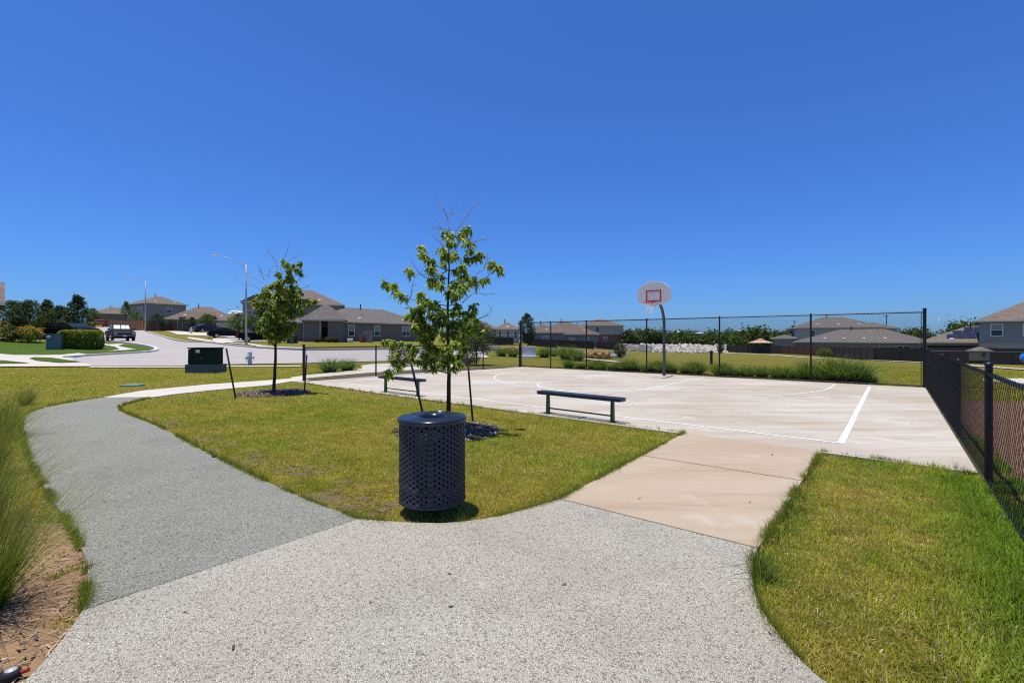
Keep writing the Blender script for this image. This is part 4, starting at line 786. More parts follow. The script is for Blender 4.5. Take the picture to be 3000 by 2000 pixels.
# ------------------------------------------------------------------ lawn blades
PAVE = [PATH, NEAR, WALK, COURT, SWK, SWK2, PLAY]
def lawn(name, label, n, d0, d1, um, hmm, wmm, seed, simple=False):
    """short blades sampled by distance inside the view wedge"""
    r = np.random.default_rng(seed); Y = np.sqrt(r.uniform(d0 ** 2, d1 ** 2, n)); X = Y * r.uniform(um[0], um[1], n)
    ok = np.ones(n, bool)
    jx, jy = r.normal(0, .016, n), r.normal(0, .016, n)
    for p in PAVE: ok &= ~inpoly(X + jx, Y + jy, p)
    ok &= ~(inpoly(X, Y, SOIL) & (vnoise(X, Y, 4, 8) < 0.86))
    for (c, rr) in ((TREE_C, RING_C), (TREE_L, RING_L)): ok &= np.hypot(X - c[0], Y - c[1]) > rr * (0.90 + 0.16 * vnoise(X, Y, 3, 4))
    worn = np.zeros(n)
    for x, y, r_, ph in WORN:
        dx, dy = (X - x) / 1.5, Y - y; q = np.hypot(dx, dy); m_ = q < r_ * 1.6; a = np.arctan2(dy[m_], dx[m_]); e = r_ * (0.75 + .18 * np.sin(3 * a + ph) + .12 * np.sin(7 * a + ph * 2)); worn[m_] = np.maximum(worn[m_], np.clip(1.5 - q[m_] / e, 0, 1))
    ok &= ~(r.random(n) < worn * .87)
    X, Y = X[ok], Y[ok]; n = len(X); worn = worn[ok]
    n1 = vnoise(X, Y, 0.9, 1) * .55 + vnoise(X, Y, 3.1, 2) * .3 + vnoise(X, Y, 11, 3) * .15
    # distance to the right fence line: longer, greener grass there
    fd = (X - 12.9) * AV[0] + (Y - 14.3) * AV[1]; gf = np.clip(1 + (fd + 0.15) / 0.75, 0, 1) * (Y < 7) * (vnoise(X, Y, 2.5, 6) > .25)
    ed = np.minimum(1, 0)
    right = (X > 1.0) & (Y < 6.4)
    green = np.clip((n1 - 0.44) * 3.2 + r.normal(0, .22, n), 0, 1) * np.where(right, 0.85, 0.62); green = np.maximum(green, gf * r.uniform(.7, 1.1, n))
    straw = np.array((0.54, 0.43, 0.14)); olive = np.array((0.37, 0.36, 0.028)); grn = np.array((0.13, 0.30, 0.022))
    pick = r.random(n); st = np.clip(0.74 - n1 * 0.75 + .12 * right + 0.7 * worn, 0.08, .95); c = np.where((pick < st)[:, None], straw, olive)
    c = np.where((worn > .3)[:, None] & (r.random(n) < .5)[:, None], np.array((0.30, 0.21, 0.12)), c); green = green * (1 - worn); c = c * (1 - green[:, None] * .8) + grn * green[:, None] * .8; pale = (r.random(n) < .07 * (1 - gf)); c[pale] = np.array((0.52, 0.43, 0.22)); c *= r.uniform(0.5, 1.35, (n, 1)) * (0.8 + .4 * vnoise(X, Y, 7, 17)[:, None])
    sc = np.clip(Y / 5, 1, 4); h = r.uniform(*hmm, n) * (1 + gf * 1.6) * (0.8 + .5 * n1); wd = r.uniform(*wmm, n) * (1 + gf * .4)
    az = r.uniform(0, 6.28, n); lean = np.clip(r.normal(0.85, .35, n), .15, 1.5) * (1 - .25 * gf); z0 = TV(X, Y) + LAWN - 0.002
    dx, dy = np.cos(az), np.sin(az); hx = h * np.sin(lean); hz = h * np.cos(lean) + 0.006; px_, py_ = -dy, dx
    b1 = np.stack([X - px_ * wd / 2, Y - py_ * wd / 2, z0], 1); b2 = np.stack([X + px_ * wd / 2, Y + py_ * wd / 2, z0], 1)
    mid = .55; m1 = np.stack([X + dx * hx * mid * .8 + px_ * wd * .42, Y + dy * hx * mid * .8 + py_ * wd * .42, z0 + hz * .68], 1); m2 = m1 - np.stack([px_ * wd * .84, py_ * wd * .84, 0 * X], 1)
    tip = np.stack([X + dx * hx, Y + dy * hx, z0 + hz], 1)
    if simple:
        V = np.stack([b1, b2, tip], 1).reshape(-1, 3); o = obj(name, np_mesh(name, V, np.arange(3 * n).reshape(n, 3), M['blade'], np.repeat(c, 3, 0))); tag(o, label, 'grass', kind='stuff'); return n
    V = np.stack([b1, b2, m1, m2, tip], 1).reshape(-1, 3); o_ = np.arange(n)[:, None] * 5
    F = np.concatenate([o_ + np.array((0, 1, 2)), o_ + np.array((0, 2, 3)), o_ + np.array((3, 2, 4))], 0)
    o = obj(name, np_mesh(name, V, F, M['blade'], np.repeat(c, 5, 0))); tag(o, label, 'grass', kind='stuff'); return n
UM = (-1.16, 1.16)
nb = lawn('lawn_grass', 'short olive green lawn grass close to the viewer', 440000, 1.7, 5.2, (-1.7, 1.35), (.016, .038), (.0028, .0050), 21)
nb += lawn('lawn_grass', 'short olive green lawn grass in the middle of the lawn', 420000, 5.2, 10.5, (-1.6, 1.3), (.024, .050), (.006, .011), 22, True)
nb += lawn('lawn_grass', 'short olive lawn grass far across the lawn', 360000, 10.5, 27.0, (-1.3, 1.2), (.028, .06), (.013, .024), 23, True)
# blades hanging ragged over the paving edges
def edge_blades(lines, n_per_m, seed):
    r = np.random.default_rng(seed); Vs, Cs = [], []
    for ln in lines:
        for (x0, y0), (x1, y1) in zip(ln, ln[1:]):
            if max(y0, y1) < 1.6 or min(y0, y1) > 13: continue
            L = math.hypot(x1 - x0, y1 - y0); ym = (y0 + y1) / 2; n = int(L * n_per_m * min(1, 5 / ym)); 
            if n < 1: continue
            t = r.random(n); X = x0 + (x1 - x0) * t + r.normal(0, .012, n); Y = y0 + (y1 - y0) * t + r.normal(0, .012, n); keep = vnoise(X, Y, 5, 31) > .33; X, Y = X[keep], Y[keep]; n = len(X)
            h = r.uniform(.03, .085, n) * (0.6 + vnoise(X, Y, 4, 32)); w_ = r.uniform(.0028, .005, n) * max(1, ym / 4.5); az = r.uniform(0, 6.28, n); le = r.uniform(.2, 1.25, n); dx, dy = np.cos(az), np.sin(az)
            z = np.full(n, LAWN); b1 = np.stack([X - dy * w_ / 2, Y + dx * w_ / 2, z], 1); b2 = np.stack([X + dy * w_ / 2, Y - dx * w_ / 2, z], 1); tip = np.stack([X + dx * h * np.sin(le), Y + dy * h * np.sin(le), z + h * np.cos(le) + .022], 1)
            Vs.append(np.stack([b1, b2, tip], 1).reshape(-1, 3)); g = r.random((n, 1)); Cs.append(np.repeat((np.array((0.30, 0.27, 0.05)) * (1 - g) + np.array((0.09, 0.19, 0.02)) * g) * r.uniform(.6, 1.2, (n, 1)), 3, 0))
    V = np.concatenate(Vs); o = obj('edge_grass', np_mesh('edge_grass', V, np.arange(len(V)).reshape(-1, 3), M['blade'], np.concatenate(Cs))); tag(o, 'ragged grass fringe along the paving edges', 'grass', kind='stuff')
edge_blades([path_r, near_t, near_r, path_l, [w0, w2], [w1, w3], [w3, CT(0.0, -11.77)]], 1500, 41)
edge_blades([[w2, CT(-8, -11.78)], [CT(-8, -11.78), CT(-16.5, -11.70)]], 420, 42)
# longer weeds leaning over the edges of the right lawn
def weeds(pts, n, H, width, label):
    Vs, Fs, Cs, o_ = [], [], [], 0
    for (x, y, s) in pts:
        V, F, C = blades(n, H * s, .75, width, [(0.03, 0.085, 0.012), (0.05, 0.11, 0.018), (0.10, 0.13, 0.03)], 4, 1.0, .05); V = V + np.array((x, y, LAWN)); Vs.append(V); Fs.append(F + o_); Cs.append(C); o_ += len(V)
    o = obj('edge_weeds', np_mesh('edge_weeds', np.concatenate(Vs), np.concatenate(Fs), M['blade'], np.concatenate(Cs))); tag(o, label, 'weeds', kind='stuff')
wp = [(*G(u * K, v * K), s) for u, v, s in ((1893, 1043, .5), (1875, 1065, .6), (1860, 1090, .8), (1852, 1110, .9), (1838, 1135, .6), (1822, 1160, 1.0), (1812, 1172, 1.1), (1806, 1190, .8), (1790, 1215, .7), (1775, 1235, .7), (1745, 1270, 1.0), (1738, 1300, 1.1), (1742, 1318, 1.2), (1752, 1330, 1.0), (1765, 1325, .9), (1935, 1043, .5), (1965, 1047, .6), (2010, 1052, .5), (2190, 1085, 1.2), (2215, 1100, 1.3), (2230, 1090, 1.2), (2180, 1105, 1.0), (2240, 1150, 1.2), (2265, 1190, 1.2), (2290, 1200, 1.2), (2310, 1250, 1.2), (2330, 1290, 1.0), (2330, 1370, 1.0), (2300, 1330, 1.0), (2345, 1420, 1.0))]
weeds(wp, 26, 0.17, 0.006, 'longer green weeds along the edges of the right lawn')
# thatch and clippings lying in the lawn, and darker weed tufts
def thatch(n):
    y = np.sqrt(rng.uniform(1.9 ** 2, 9.5 ** 2, n)); x = y * rng.uniform(-1.3, 1.25, n); ok = vnoise(x, y, 1.6, 51) * .6 + vnoise(x, y, 6, 52) * .4 > .47
    for p in PAVE: ok &= ~inpoly(x, y, p)
    x, y = x[ok], y[ok]; return x, y, rng.uniform(-.012, .004, len(x))
o = chips('lawn_thatch', 26000, thatch, .012, .05, [(0.40, 0.32, 0.16), (0.34, 0.255, 0.12), (0.26, 0.185, 0.09), (0.44, 0.38, 0.22)], wr=(.05, .12)); tag(o, 'dry straw thatch lying in the lawn', 'thatch')
def tufts(n):
    y = np.sqrt(rng.uniform(2.0 ** 2, 9.0 ** 2, n)); x = y * rng.uniform(-.75, 1.1, n); ok = vnoise(x, y, .8, 61) > .55
    for p in PAVE: ok &= ~inpoly(x, y, p)
    return list(zip(x[ok], y[ok], rng.uniform(.35, .8, ok.sum())))
weeds(tufts(330), 14, 0.085, 0.0055, 'small darker green weed tufts scattered through the lawn')
# a few scraps of leaf and twig on the paving
def debris(n):
    x = rng.uniform(-9, 12, n); y = rng.uniform(1.8, 22, n); ok = np.zeros(n, bool)
    for p in (PATH, NEAR, WALK, COURT): ok |= inpoly(x, y, p)
    x, y = x[ok], y[ok]; return x, y, np.full(len(x), .008)
o = chips('leaf_debris', 420, debris, .012, .045, [(0.05, 0.04, 0.025), (0.10, 0.07, 0.04), (0.20, 0.16, 0.09), (0.07, 0.09, 0.03)]); tag(o, 'scraps of dry leaf and twig scattered on the paving', 'leaf litter')
# litter of straw and chips on the soil bed
def soil_gen(n):
    x = rng.uniform(-4.4, -1.5, n); y = rng.uniform(1.6, 4.4, n); ok = (inpoly(x, y, SOIL) | ((x < -2.2) & (y > 3.6))) & ~inpoly(x, y, PATH) & ~inpoly(x, y, NEAR); x, y = x[ok], y[ok]; return x, y, LAWN + .014 + rng.uniform(0, .012, len(x))
so = bpy.data.objects['soil_bed']; chips('dry_litter', 9500, soil_gen, .010, .05, [(0.50, 0.38, 0.24), (0.20, 0.14, 0.09), (0.42, 0.29, 0.18), (0.34, 0.25, 0.17), (0.12, 0.09, 0.065)], so, wr=(.07, .22))
# ------------------------------------------------------------------ small things near the path
wp_ = G(32, 1978, 0.0)
o = thing('toy_wheel', 'small black wheel with silver hub and red stub lying on the soil', 'wheel', (wp_[0], wp_[1], LAWN + .012))
MB().lathe([(.012, .046), (.020, .046), (.030, .042), (.036, .032), (.036, .010), (.030, .0), (.012, .0)], 28, close=True).build('tyre', M['tyre'], o, smooth=True)
MB().lathe([(.001, .052), (.008, .051), (.013, .047), (.022, .0465), (.022, .043), (.001, .043)], 20).build('hub', M['silver'], o, smooth=True)
MB().tube([(.034, .012, .026), (.058, .024, .030)], .010, 10).build('red_stub', M['red'], o)
f = G(628, 1338); o = thing('sprinkler_head', 'small black sprinkler head in the lawn edge beside the grey path', 'sprinkler', (f[0], f[1], LAWN))
MB().lathe([(.001, .055), (.022, .055), (.028, .050), (.030, .0)], 16).build('cap', M['black'], o); MB().lathe([(.020, -.01), (.020, .02)], 12).build('stem', M['black'], o)
f = G(388, 1129); o = thing('valve_box', 'teal plastic valve box lid set in the left lawn', 'valve box', (f[0], f[1], LAWN), 0.1)
b = MB().box((0, 0, .03), (.56, .34, .06), taper=.97).build('lid', M['teal_lid'], o); MB().box((.18, 0, .064), (.07, .02, .008)).build('lift_handle', M['teal_lid'], b)
# ------------------------------------------------------------------ utility boxes, hydrant
f = (-14.0, 20.6); o = thing('transformer_box', 'dark green transformer box on a grey pad at the lawn edge', 'transformer', (f[0], f[1], LAWN), 0.0); o.scale = (.76, .62, 1)
m = MB().box((0, .55, .19), (1.78, 1.35, .40)); m.build('pad', M['tx_pad'], o)
tb = MB().add([(-.78, -.02, .40), (.78, -.02, .40), (.78, 1.0, .40), (-.78, 1.0, .40), (-.78, .02, 1.08), (.78, .02, 1.08), (.78, 1.0, 1.12), (-.78, 1.0, 1.12)], [(3, 2, 1, 0), (4, 5, 6, 7), (0, 1, 5, 4), (1, 2, 6, 5), (2, 3, 7, 6), (3, 0, 4, 7)]).build('cabinet', M['tx_green'], o)
MB().box((0, .49, 1.125), (1.62, 1.08, .05)).build('lid', M['tx_green'], tb)
MB().box((-.20, -.012, .985), (.24, .006, .14)).build('label_plate', M['white'], tb); MB().box((0.0, -.012, .62), (.02, .012, .36)).build('door_seam', M['black'], tb); MB().box((.05, -.03, .68), (.05, .05, .07)).build('padlock', M['galv'], tb)
def hydrant(label, p, s=1.0, rz=0.0):
    o = thing('fire_hydrant', label, 'hydrant', (p[0], p[1], T(*p) + LAWN), rz); o.scale = (s, s, s)
    MB().lathe([(.001, 0), (.15, 0), (.15, .04), (.115, .05), (.112, .52), (.135, .53), (.135, .57), (.115, .58), (.118, .66), (.10, .74), (.06, .80), (.03, .82), (.03, .88), (.001, .885)], 24).build('barrel', M['silver'], o, smooth=True)
    for a in (0, math.pi):
        n_ = MB().tube([(math.cos(a) * .10, 0, .44), (math.cos(a) * .19, 0, .44)], .055, 12); n_.tube([(math.cos(a) * .18, 0, .44), (math.cos(a) * .24, 0, .44)], .068, 8); n_.tube([(math.cos(a) * .24, 0, .44), (math.cos(a) * .27, 0, .44)], .022, 5); c = n_.build('side_cap', M['silver'], o)
        MB().tube([(math.cos(a) * .23, 0, .38), (math.cos(a) * .25, .01, .26), (math.cos(a) * .17, .02, .21), (math.cos(a) * .11, 0, .26)], .008, 5).build('chain', M['galv'], c)
    n_ = MB().tube([(0, -.09, .40), (0, -.2, .40)], .075, 14); n_.tube([(0, -.2, .40), (0, -.24, .40)], .088, 8); n_.build('front_cap', M['silver'], o); return o
hydrant('silver fire hydrant on the grass strip beside the street', G(731.6, 1069), 1.0)
hydrant('small distant fire hydrant in front of the gabled house', GT(560, 976), 1.1)
c = GT(157, 1024); c = (c[0], c[1]); o = thing('utility_cabinet', 'grey green meter cabinet beside the clipped hedge', 'cabinet', (c[0], c[1], T(*c) + LAWN), 0.55)
w_ = 38 / FPX * c[1]; h_ = 46 / FPX * c[1]
cb = MB().box((0, .3, h_ / 2), (w_ * .85, .6, h_)).build('body', M['cab'], o); MB().box((0, .3, h_ + .02), (w_ * .9, .66, .05)).build('top', M['cab'], cb)
MB().box((-.25 * w_, -.02, h_ * .80), (.30, .06, .30)).build('meter_panel', M['cab'], o); MB().lathe([(.10, 0), (.10, .05), (.06, .08), (.001, .085)], 16).xf(Matrix.Translation((-.25 * w_, -.05, h_ * .82)) @ Matrix.Rotation(math.pi / 2, 4, 'X')).build('meter', M['lens'], o)
# ------------------------------------------------------------------ lamps
def lamp(label, p, H, rz, arm=2.3, group='street lamps'):
    o = thing('street_lamp', label, 'street lamp', (p[0], p[1], T(*p) - 0.02), rz, group)
    MB().tube([(0, 0, 0), (0, 0, H * .5), (0, 0, H)], [.11, .085, .06], 12).build('pole', M['lamp'], o, smooth=True); MB().lathe([(.001, .0), (.16, .0), (.16, .10), (.11, .12)], 14).build('base', M['lamp'], o)
    pts = [(-arm * t, 0, H - .30 + 1.0 * math.sin(t * math.pi / 2)) for t in np.linspace(0, 1, 10)]; MB().tube(pts, [.045 - .02 * i / 9 for i in range(10)], 8).build('arm', M['lamp'], o, smooth=True)
    hd = MB().add([(-arm + .05, -.10, H + .68), (-arm + .05, .10, H + .68), (-arm - .62, .14, H + .70), (-arm - .78, 0, H + .71), (-arm - .62, -.14, H + .70), (-arm + .05, -.06, H + .77), (-arm + .05, .06, H + .77), (-arm - .60, .10, H + .77), (-arm - .70, 0, H + .76), (-arm - .60, -.10, H + .77)], [(0, 1, 2, 3, 4), (9, 8, 7, 6, 5), (0, 5, 6, 1), (1, 6, 7, 2), (2, 7, 8, 3), (3, 8, 9, 4), (4, 9, 5, 0)]).build('lamp_head', M['lamp'], o); MB().lathe([(.05, 0), (.05, .06), (.001, .08)], 8, (-arm - .25, 0, H + .765)).build('photocell', M['black'], hd)
    return o
p = XD(721, 45.6); lamp('street lamp nearest the viewer across the street beside the far lawn tree', p, (1009 - 774) / FPX * 45.6, 0.35)
p = XD(426, 73); lamp('street lamp behind the black parked truck', p, (970 - 823) / FPX * 73, 0.35)
p = XD(255, 105); lamp('far street lamp behind the dark evergreens on the left', p, EYE + 125 / FPX * 105 - T(*p), 0.35)
p = XD(1609, 120); lamp('distant street lamp above the roofs left of the hoop', p, EYE + 66 / FPX * 120 - T(*p), 0.1)
p = XD(2751, 110); lamp('distant street lamp above the solar roof on the right', p, EYE + 61 / FPX * 110 - T(*p), math.pi + 0.1)
# street name sign
p = XD(534, 95); z = T(*p); o = thing('street_sign', 'green street name sign on a post before the gabled house', 'sign', (p[0], p[1], z)); MB().tube([(0, 0, 0), (0, 0, 3.1)], .035, 6).build('post', M['galv'], o); MB().box((0, 0, 3.05), (1.35, .03, .30), .25).build('name_blade', M['sign_green'], o); MB().box((0, 0, 2.72), (1.2, .03, .28), 1.3).build('name_blade', M['sign_green'], o)
# ------------------------------------------------------------------ houses
def hip_roof(m, L, W_, ov, z, rise, gable=False, ridge_in=None, thick=0.16):
    x0, x1, y0, y1 = -ov, L + ov, -ov, W_ + ov; run = (W_ + 2 * ov) / 2
    if L + 2 * ov >= W_ + 2 * ov:
        k = 0.0 if gable else (run if ridge_in is None else ridge_in); r0, r1 = (x0 + k, (y0 + y1) / 2), (x1 - k, (y0 + y1) / 2)
    else:
        k = 0.0 if gable else (L + 2 * ov) / 2; r0, r1 = ((x0 + x1) / 2, y0 + k), ((x0 + x1) / 2, y1 - k)
    if L >= W_: top = [(0, 1, 7, 6), (1, 2, 7), (2, 3, 6, 7), (3, 0, 6)]
    else: top = [(0, 1, 6), (1, 2, 7, 6), (2, 3, 7), (3, 0, 6, 7)]
    o = len(m.v); m.v += [(x0, y0, z), (x1, y0, z), (x1, y1, z), (x0, y1, z)]; m.v += [(x0, y0, z - thick), (x1, y0, z - thick)]; m.v += [(*r0, z + rise), (*r1, z + rise)]; m.v += [(x1, y1, z - thick), (x0, y1, z - thick)]
    m.f += [tuple(o + i for i in f) for f in top] + [tuple(o + i for i in f) for f in ((4, 5, 1, 0), (5, 8, 2, 1), (8, 9, 3, 2), (9, 4, 0, 3), (9, 8, 5, 4))]
class House:
    def __init__(s, label, fl, fr, z0, name='house', group='houses of the estate'):
        s.dir = math.atan2(fr[1] - fl[1], fr[0] - fl[0]); s.L = math.hypot(fr[0] - fl[0], fr[1] - fl[1]); s.z0 = z0
        s.o = thing(name, label, 'house', (fl[0], fl[1], z0), s.dir, group)
    def block(s, x, y, L, W_, eave, rise, wall, roof, gable=False, ov=0.45, base=-0.6, mat2=None, split=None, fascia=True):
        if split: MB().box((x + L / 2, y + W_ / 2, (base + split) / 2), (L, W_, split - base)).build('wall', M[mat2], s.o); MB().box((x + L / 2, y + W_ / 2, (split + eave) / 2), (L - .02, W_ - .02, eave - split)).build('wall', M[wall], s.o)
        else: MB().box((x + L / 2, y + W_ / 2, (base + eave) / 2), (L, W_, eave - base)).build('wall', M[wall], s.o)
        m = MB(); hip_roof(m, L, W_, ov, eave + .17, rise, gable); m.v = [(a + x, b + y, c) for a, b, c in m.v]; r = m.build('roof', M[roof], s.o); s.roof = r; s.rf = (x, y, L, W_, eave + .17, rise, ov)
        if fascia: MB().box((x + L / 2, y - ov - .012, eave + .08), (L + 2 * ov, .02, .17)).build('fascia', M['trim'], r); MB().box((x - ov - .012, y + W_ / 2, eave + .08), (.02, W_ + 2 * ov, .17)).build('fascia', M['trim'], r); MB().box((x + L + ov + .012, y + W_ / 2, eave + .08), (.02, W_ + 2 * ov, .17)).build('fascia', M['trim'], r)
        if gable:
            run = W_ / 2 if L >= W_ else L / 2
            if L >= W_: pr = [[(x + e, y, eave), (x + e, y + W_, eave), (x + e, y + W_ / 2, eave + rise * .95)] for e in (0.01, L - .01)]
            else: pr = [[(x, y + e, eave), (x + L, y + e, eave), (x + L / 2, y + e, eave + rise * .95)] for e in (0.01, W_ - .01)]
            g = MB()
            for q in pr: g.add(q, [(0, 1, 2)])
            g.build('gable_wall', M[wall], s.o)
        return r
    def window(s, x, z, w_, h_, y=0.0, side=None, twin=False, blind=True):
        def put(m): 
            if side == 'L': m.xf(Matrix.Translation((x, y, 0)) @ Matrix.Rotation(-math.pi / 2, 4, 'Z'))
            elif side == 'R': m.xf(Matrix.Translation((x, y, 0)) @ Matrix.Rotation(math.pi / 2, 4, 'Z'))
            else: m.xf(Matrix.Translation((x, y, 0)))
            return m
        t_ = .09; m = MB()
        for c, q in (((0, -.03, z + h_ - t_ / 2), (w_, .08, t_)), ((0, -.03, z + t_ / 2), (w_, .10, t_)), ((-w_ / 2 + t_ / 2, -.03, z + h_ / 2), (t_, .08, h_ - 2 * t_)), ((w_ / 2 - t_ / 2, -.03, z + h_ / 2), (t_, .08, h_ - 2 * t_)), ((0, -.028, z + h_ / 2), (w_ - 2 * t_, .06, .06))): m.box(c, q)
        if twin: m.box((0, -.03, z + h_ / 2), (t_, .078, h_ - 2 * t_))
        wn = put(m).build('window', M['white'], s.o)
        put(MB().box((0, -.012, z + h_ * .73), (w_ - .1, .02, h_ * .46))).build('pane', M['blind' if blind else 'glass'], wn); put(MB().box((0, -.012, z + h_ * .27), (w_ - .1, .02, h_ * .46))).build('pane', M['glass'], wn)
    def door(s, x, y=0.0, w_=1.0, h_=2.1, mat='glass', garage=False):
        d = MB().box((x, y - .03, h_ / 2), (w_, .06, h_)).build('garage_door' if garage else 'door', M[mat], s.o); m = MB()
        for c, q in (((x - w_ / 2 - .06, y - .035, h_ / 2), (.12, .09, h_)), ((x + w_ / 2 + .06, y - .035, h_ / 2), (.12, .09, h_)), ((x, y - .035, h_ + .06), (w_ + .24, .09, .12))): m.box(c, q)
        m.build('frame', M['white'], d)
        if garage:
            for q in range(1, 4): MB().box((x, y - .062, h_ * q / 4), (w_ - .04, .01, .03)).build('panel_joint', M['trim'], d)
        else: MB().box((x + w_ * .38, y - .08, 1.0), (.05, .06, .12)).build('handle', M['galv'], d)
    def vent(s, n=2, t=0.35, zt=0.28, pipe=True):
        x, y, L, W_, z, rise, ov = s.rf; run = min(L, W_) / 2 + ov
        for i in range(n):
            px = x + L * (0.5 if n == 1 else 0.25 + 0.5 * i / (n - 1)); sl = math.atan2(rise, run); m = MB().box((0, 0, .07), (.55, .42, .12), taper=.8).xf(Matrix.Translation((px, y - ov + run * zt, z + rise * zt)) @ Matrix.Rotation(sl, 4, 'X'))
            m.build('roof_vent', M['trim'], s.roof)
        if pipe: MB().tube([(x + L * .42, y + W_ * .45, z + rise * .8), (x + L * .42, y + W_ * .45, z + rise + .65)], .09, 8).build('vent_pipe', M['black'], s.roof)
    def spout(s, x, h_, y=0.0): MB().box((x, y - .05, h_ / 2), (.10, .08, h_)).build('downspout', M['trim'], s.o)
def zat(p): return T(p[0], p[1]) - 0.05
# left frame edge: porch corner
fl, fr = (-45.75, 23.5), (-37.25, 33.0); z0 = EYE - 8 / FPX * 33; h = House('brown roofed house with white porch column at the left frame edge', fl, fr, z0)
h.block(0, 1.6, h.L - 1.2, 8, 2.55, 2.5, 'side_pale', 'roof_brown', gable=True); m = MB(); m.box((h.L - .1, .1, 1.3), (.22, .22, 2.6)); m.build('porch_column', M['white'], h.o); m = MB(); hip_roof(m, 12, 9.6, .45, 2.75, 1.9, True); m.v = [(a + h.L - 12, b, c) for a, b, c in m.v]; m.build('porch_roof', M['roof_brown'], h.o); MB().box((h.L - 6, -.46, 2.66), (12.9, .03, .2)).build('gutter', M['white'], h.o)
MB().add([(h.L - .3, .15, 2.6), (h.L - .3, 9.5, 2.6), (h.L - .3, 4.8, 4.4)], [(0, 1, 2)]).build('gable_wall', M['side_pale'], h.o)
# far hip roof
fl, fr = (-151.3, 163.2), (-140.5, 172.0); h = House('far low house roof behind the red car on the hill', fl, fr, zat(fl)); h.block(0, 0, h.L, 12, 3.0, 2.6, 'brick_taupe', 'roof_brown'); h.vent(1)
# two-storey on the hill
c1, c2 = XD(430, 120), XD(545, 128); z0 = 4.9; h = House('grey two-storey house on the hill behind the cedar fence', c1, c2, z0); h.block(0, 0, h.L, 11, 5.7, 2.4, 'side_grey', 'roof_brown'); h.window(h.L * .55, 3.55, 1.5, 1.5); h.window(-.0, 3.5, .9, 1.6, y=3.0, side='L'); h.window(-.0, 3.5, .9, 1.6, y=5.0, side='L'); h.vent(2); MB().box((h.L / 2, -.03, 2.95), (h.L, .06, .18)).build('belt_trim', M['side_grey'], h.o)
# gabled one-storey with garage
fl, fr = (-73.6, 97.0), (-62.1, 104.0); z0 = 2.6; h = House('one-storey brown house with two front gables and beige garage', fl, fr, z0); h.block(0, 0, h.L, 11, 2.85, 3.1, 'brick_taupe', 'roof_brown'); h.vent(2, pipe=True)
h.block(h.L * .30, -1.0, 4.6, 4, 2.9, 1.7, 'side_blue', 'roof_brown', gable=True, ov=.35); h.block(h.L * .46, -1.6, 3.6, 4, 2.75, 1.25, 'brick_taupe', 'roof_brown', gable=True, ov=.35); h.block(h.L * .70, -2.0, h.L * .29, 4, 2.7, 1.3, 'side_beige', 'roof_brown'); h.window(h.L * .36, .9, 1.6, 1.4, y=-1.0); h.door(h.L * .85, -2.0, 4.4, 2.15, 'trim', True); h.spout(h.L * .16, 2.8)
# two-storey behind the left tree
fl, fr = XD(716, 87), XD(1003, 93); z0 = 2.2; h = House('tall two-storey house behind the far lawn tree', fl, fr, z0); h.block(0, 0, h.L, 12, 5.85, 3.4, 'side_taupe', 'roof_brown'); h.window(1.6, 3.5, 1.2, 1.5); h.window(4.2, 3.5, 1.2, 1.5); h.vent(2); h.block(0, -1.6, 4.6, 5, 6.0, 1.5, 'side_taupe', 'roof_brown', gable=True, ov=.35); h.window(2.3, 3.6, 1.3, 1.5, y=-1.6); h.door(2.5, -1.6, 4.0, 2.2, 'trim', True); h.window(9.5, 3.5, 1.2, 1.5)
# long one-storey facing the court
A_, B_ = XD(989, 67.5), XD(1247, 82); z0 = 1.05; h = House('long taupe brick one-storey house across the street with recessed door', A_, B_, z0)
h.block(0, 0, h.L, 10.5, 2.78, 2.55, 'brick_taupe', 'roof_grey'); h.vent(2, zt=.22)
for q, tw in ((.13, False), (.40, False), (.74, True)): h.window(h.L * q, .75, 1.75 if tw else 1.15, 1.75, twin=tw)
h.spout(.35, 2.75)
fl2, fr2 = XD(891, 64), XD(1000, 65.2); h2 = h
def loc(p): v = (Matrix.Rotation(-h.dir, 4, 'Z') @ Vector((p[0] - A_[0], p[1] - A_[1], 0))); return v.x, v.y
# entry wing, set square to the view, as its own blocks of the same house
wing = bpy.data.objects.new('entry_wing', None); del wing
ex, ey = fl2; ang2 = math.atan2(fr2[1] - fl2[1], fr2[0] - fl2[0]); WL = math.hypot(fr2[0] - fl2[0], fr2[1] - fl2[1])
Mw = Matrix.Rotation(-h.dir, 4, 'Z') @ Matrix.Translation((ex - A_[0], ey - A_[1], 0)) @ Matrix.Rotation(ang2, 4, 'Z')
def wbuild(m, name, mat, par=None): return m.xf(Mw).build(name, M[mat], par or h.o)
wbuild(MB().box((.9, 3.5, 1.2), (1.8, 7, 3.5)), 'wall', 'brick_taupe'); wbuild(MB().box((WL - .9, 3.5, 1.2), (1.8, 7, 3.5)), 'wall', 'brick_taupe'); wbuild(MB().box((WL / 2, 4.6, 1.2), (WL - 3.7, 4.8, 3.5)), 'wall', 'side_grey')
wbuild(MB().box((2.05, .2, 1.2), (.35, .4, 3.5)), 'porch_pillar', 'brick_pale'); dd_ = wbuild(MB().box((WL - 2.6, 2.17, 1.05), (.95, .06, 2.1)), 'door', 'wood_red'); wbuild(MB().box((WL - 3.13, 2.16, 1.1), (.1, .08, 2.2)), 'frame', 'white', dd_)
m = MB(); hip_roof(m, WL, 9.5, .5, 3.1, 2.4); rf = wbuild(m, 'roof', 'roof_grey'); wbuild(MB().box((WL / 2, -.52, 2.99), (WL + 1, .02, .17)), 'fascia', 'trim', rf)
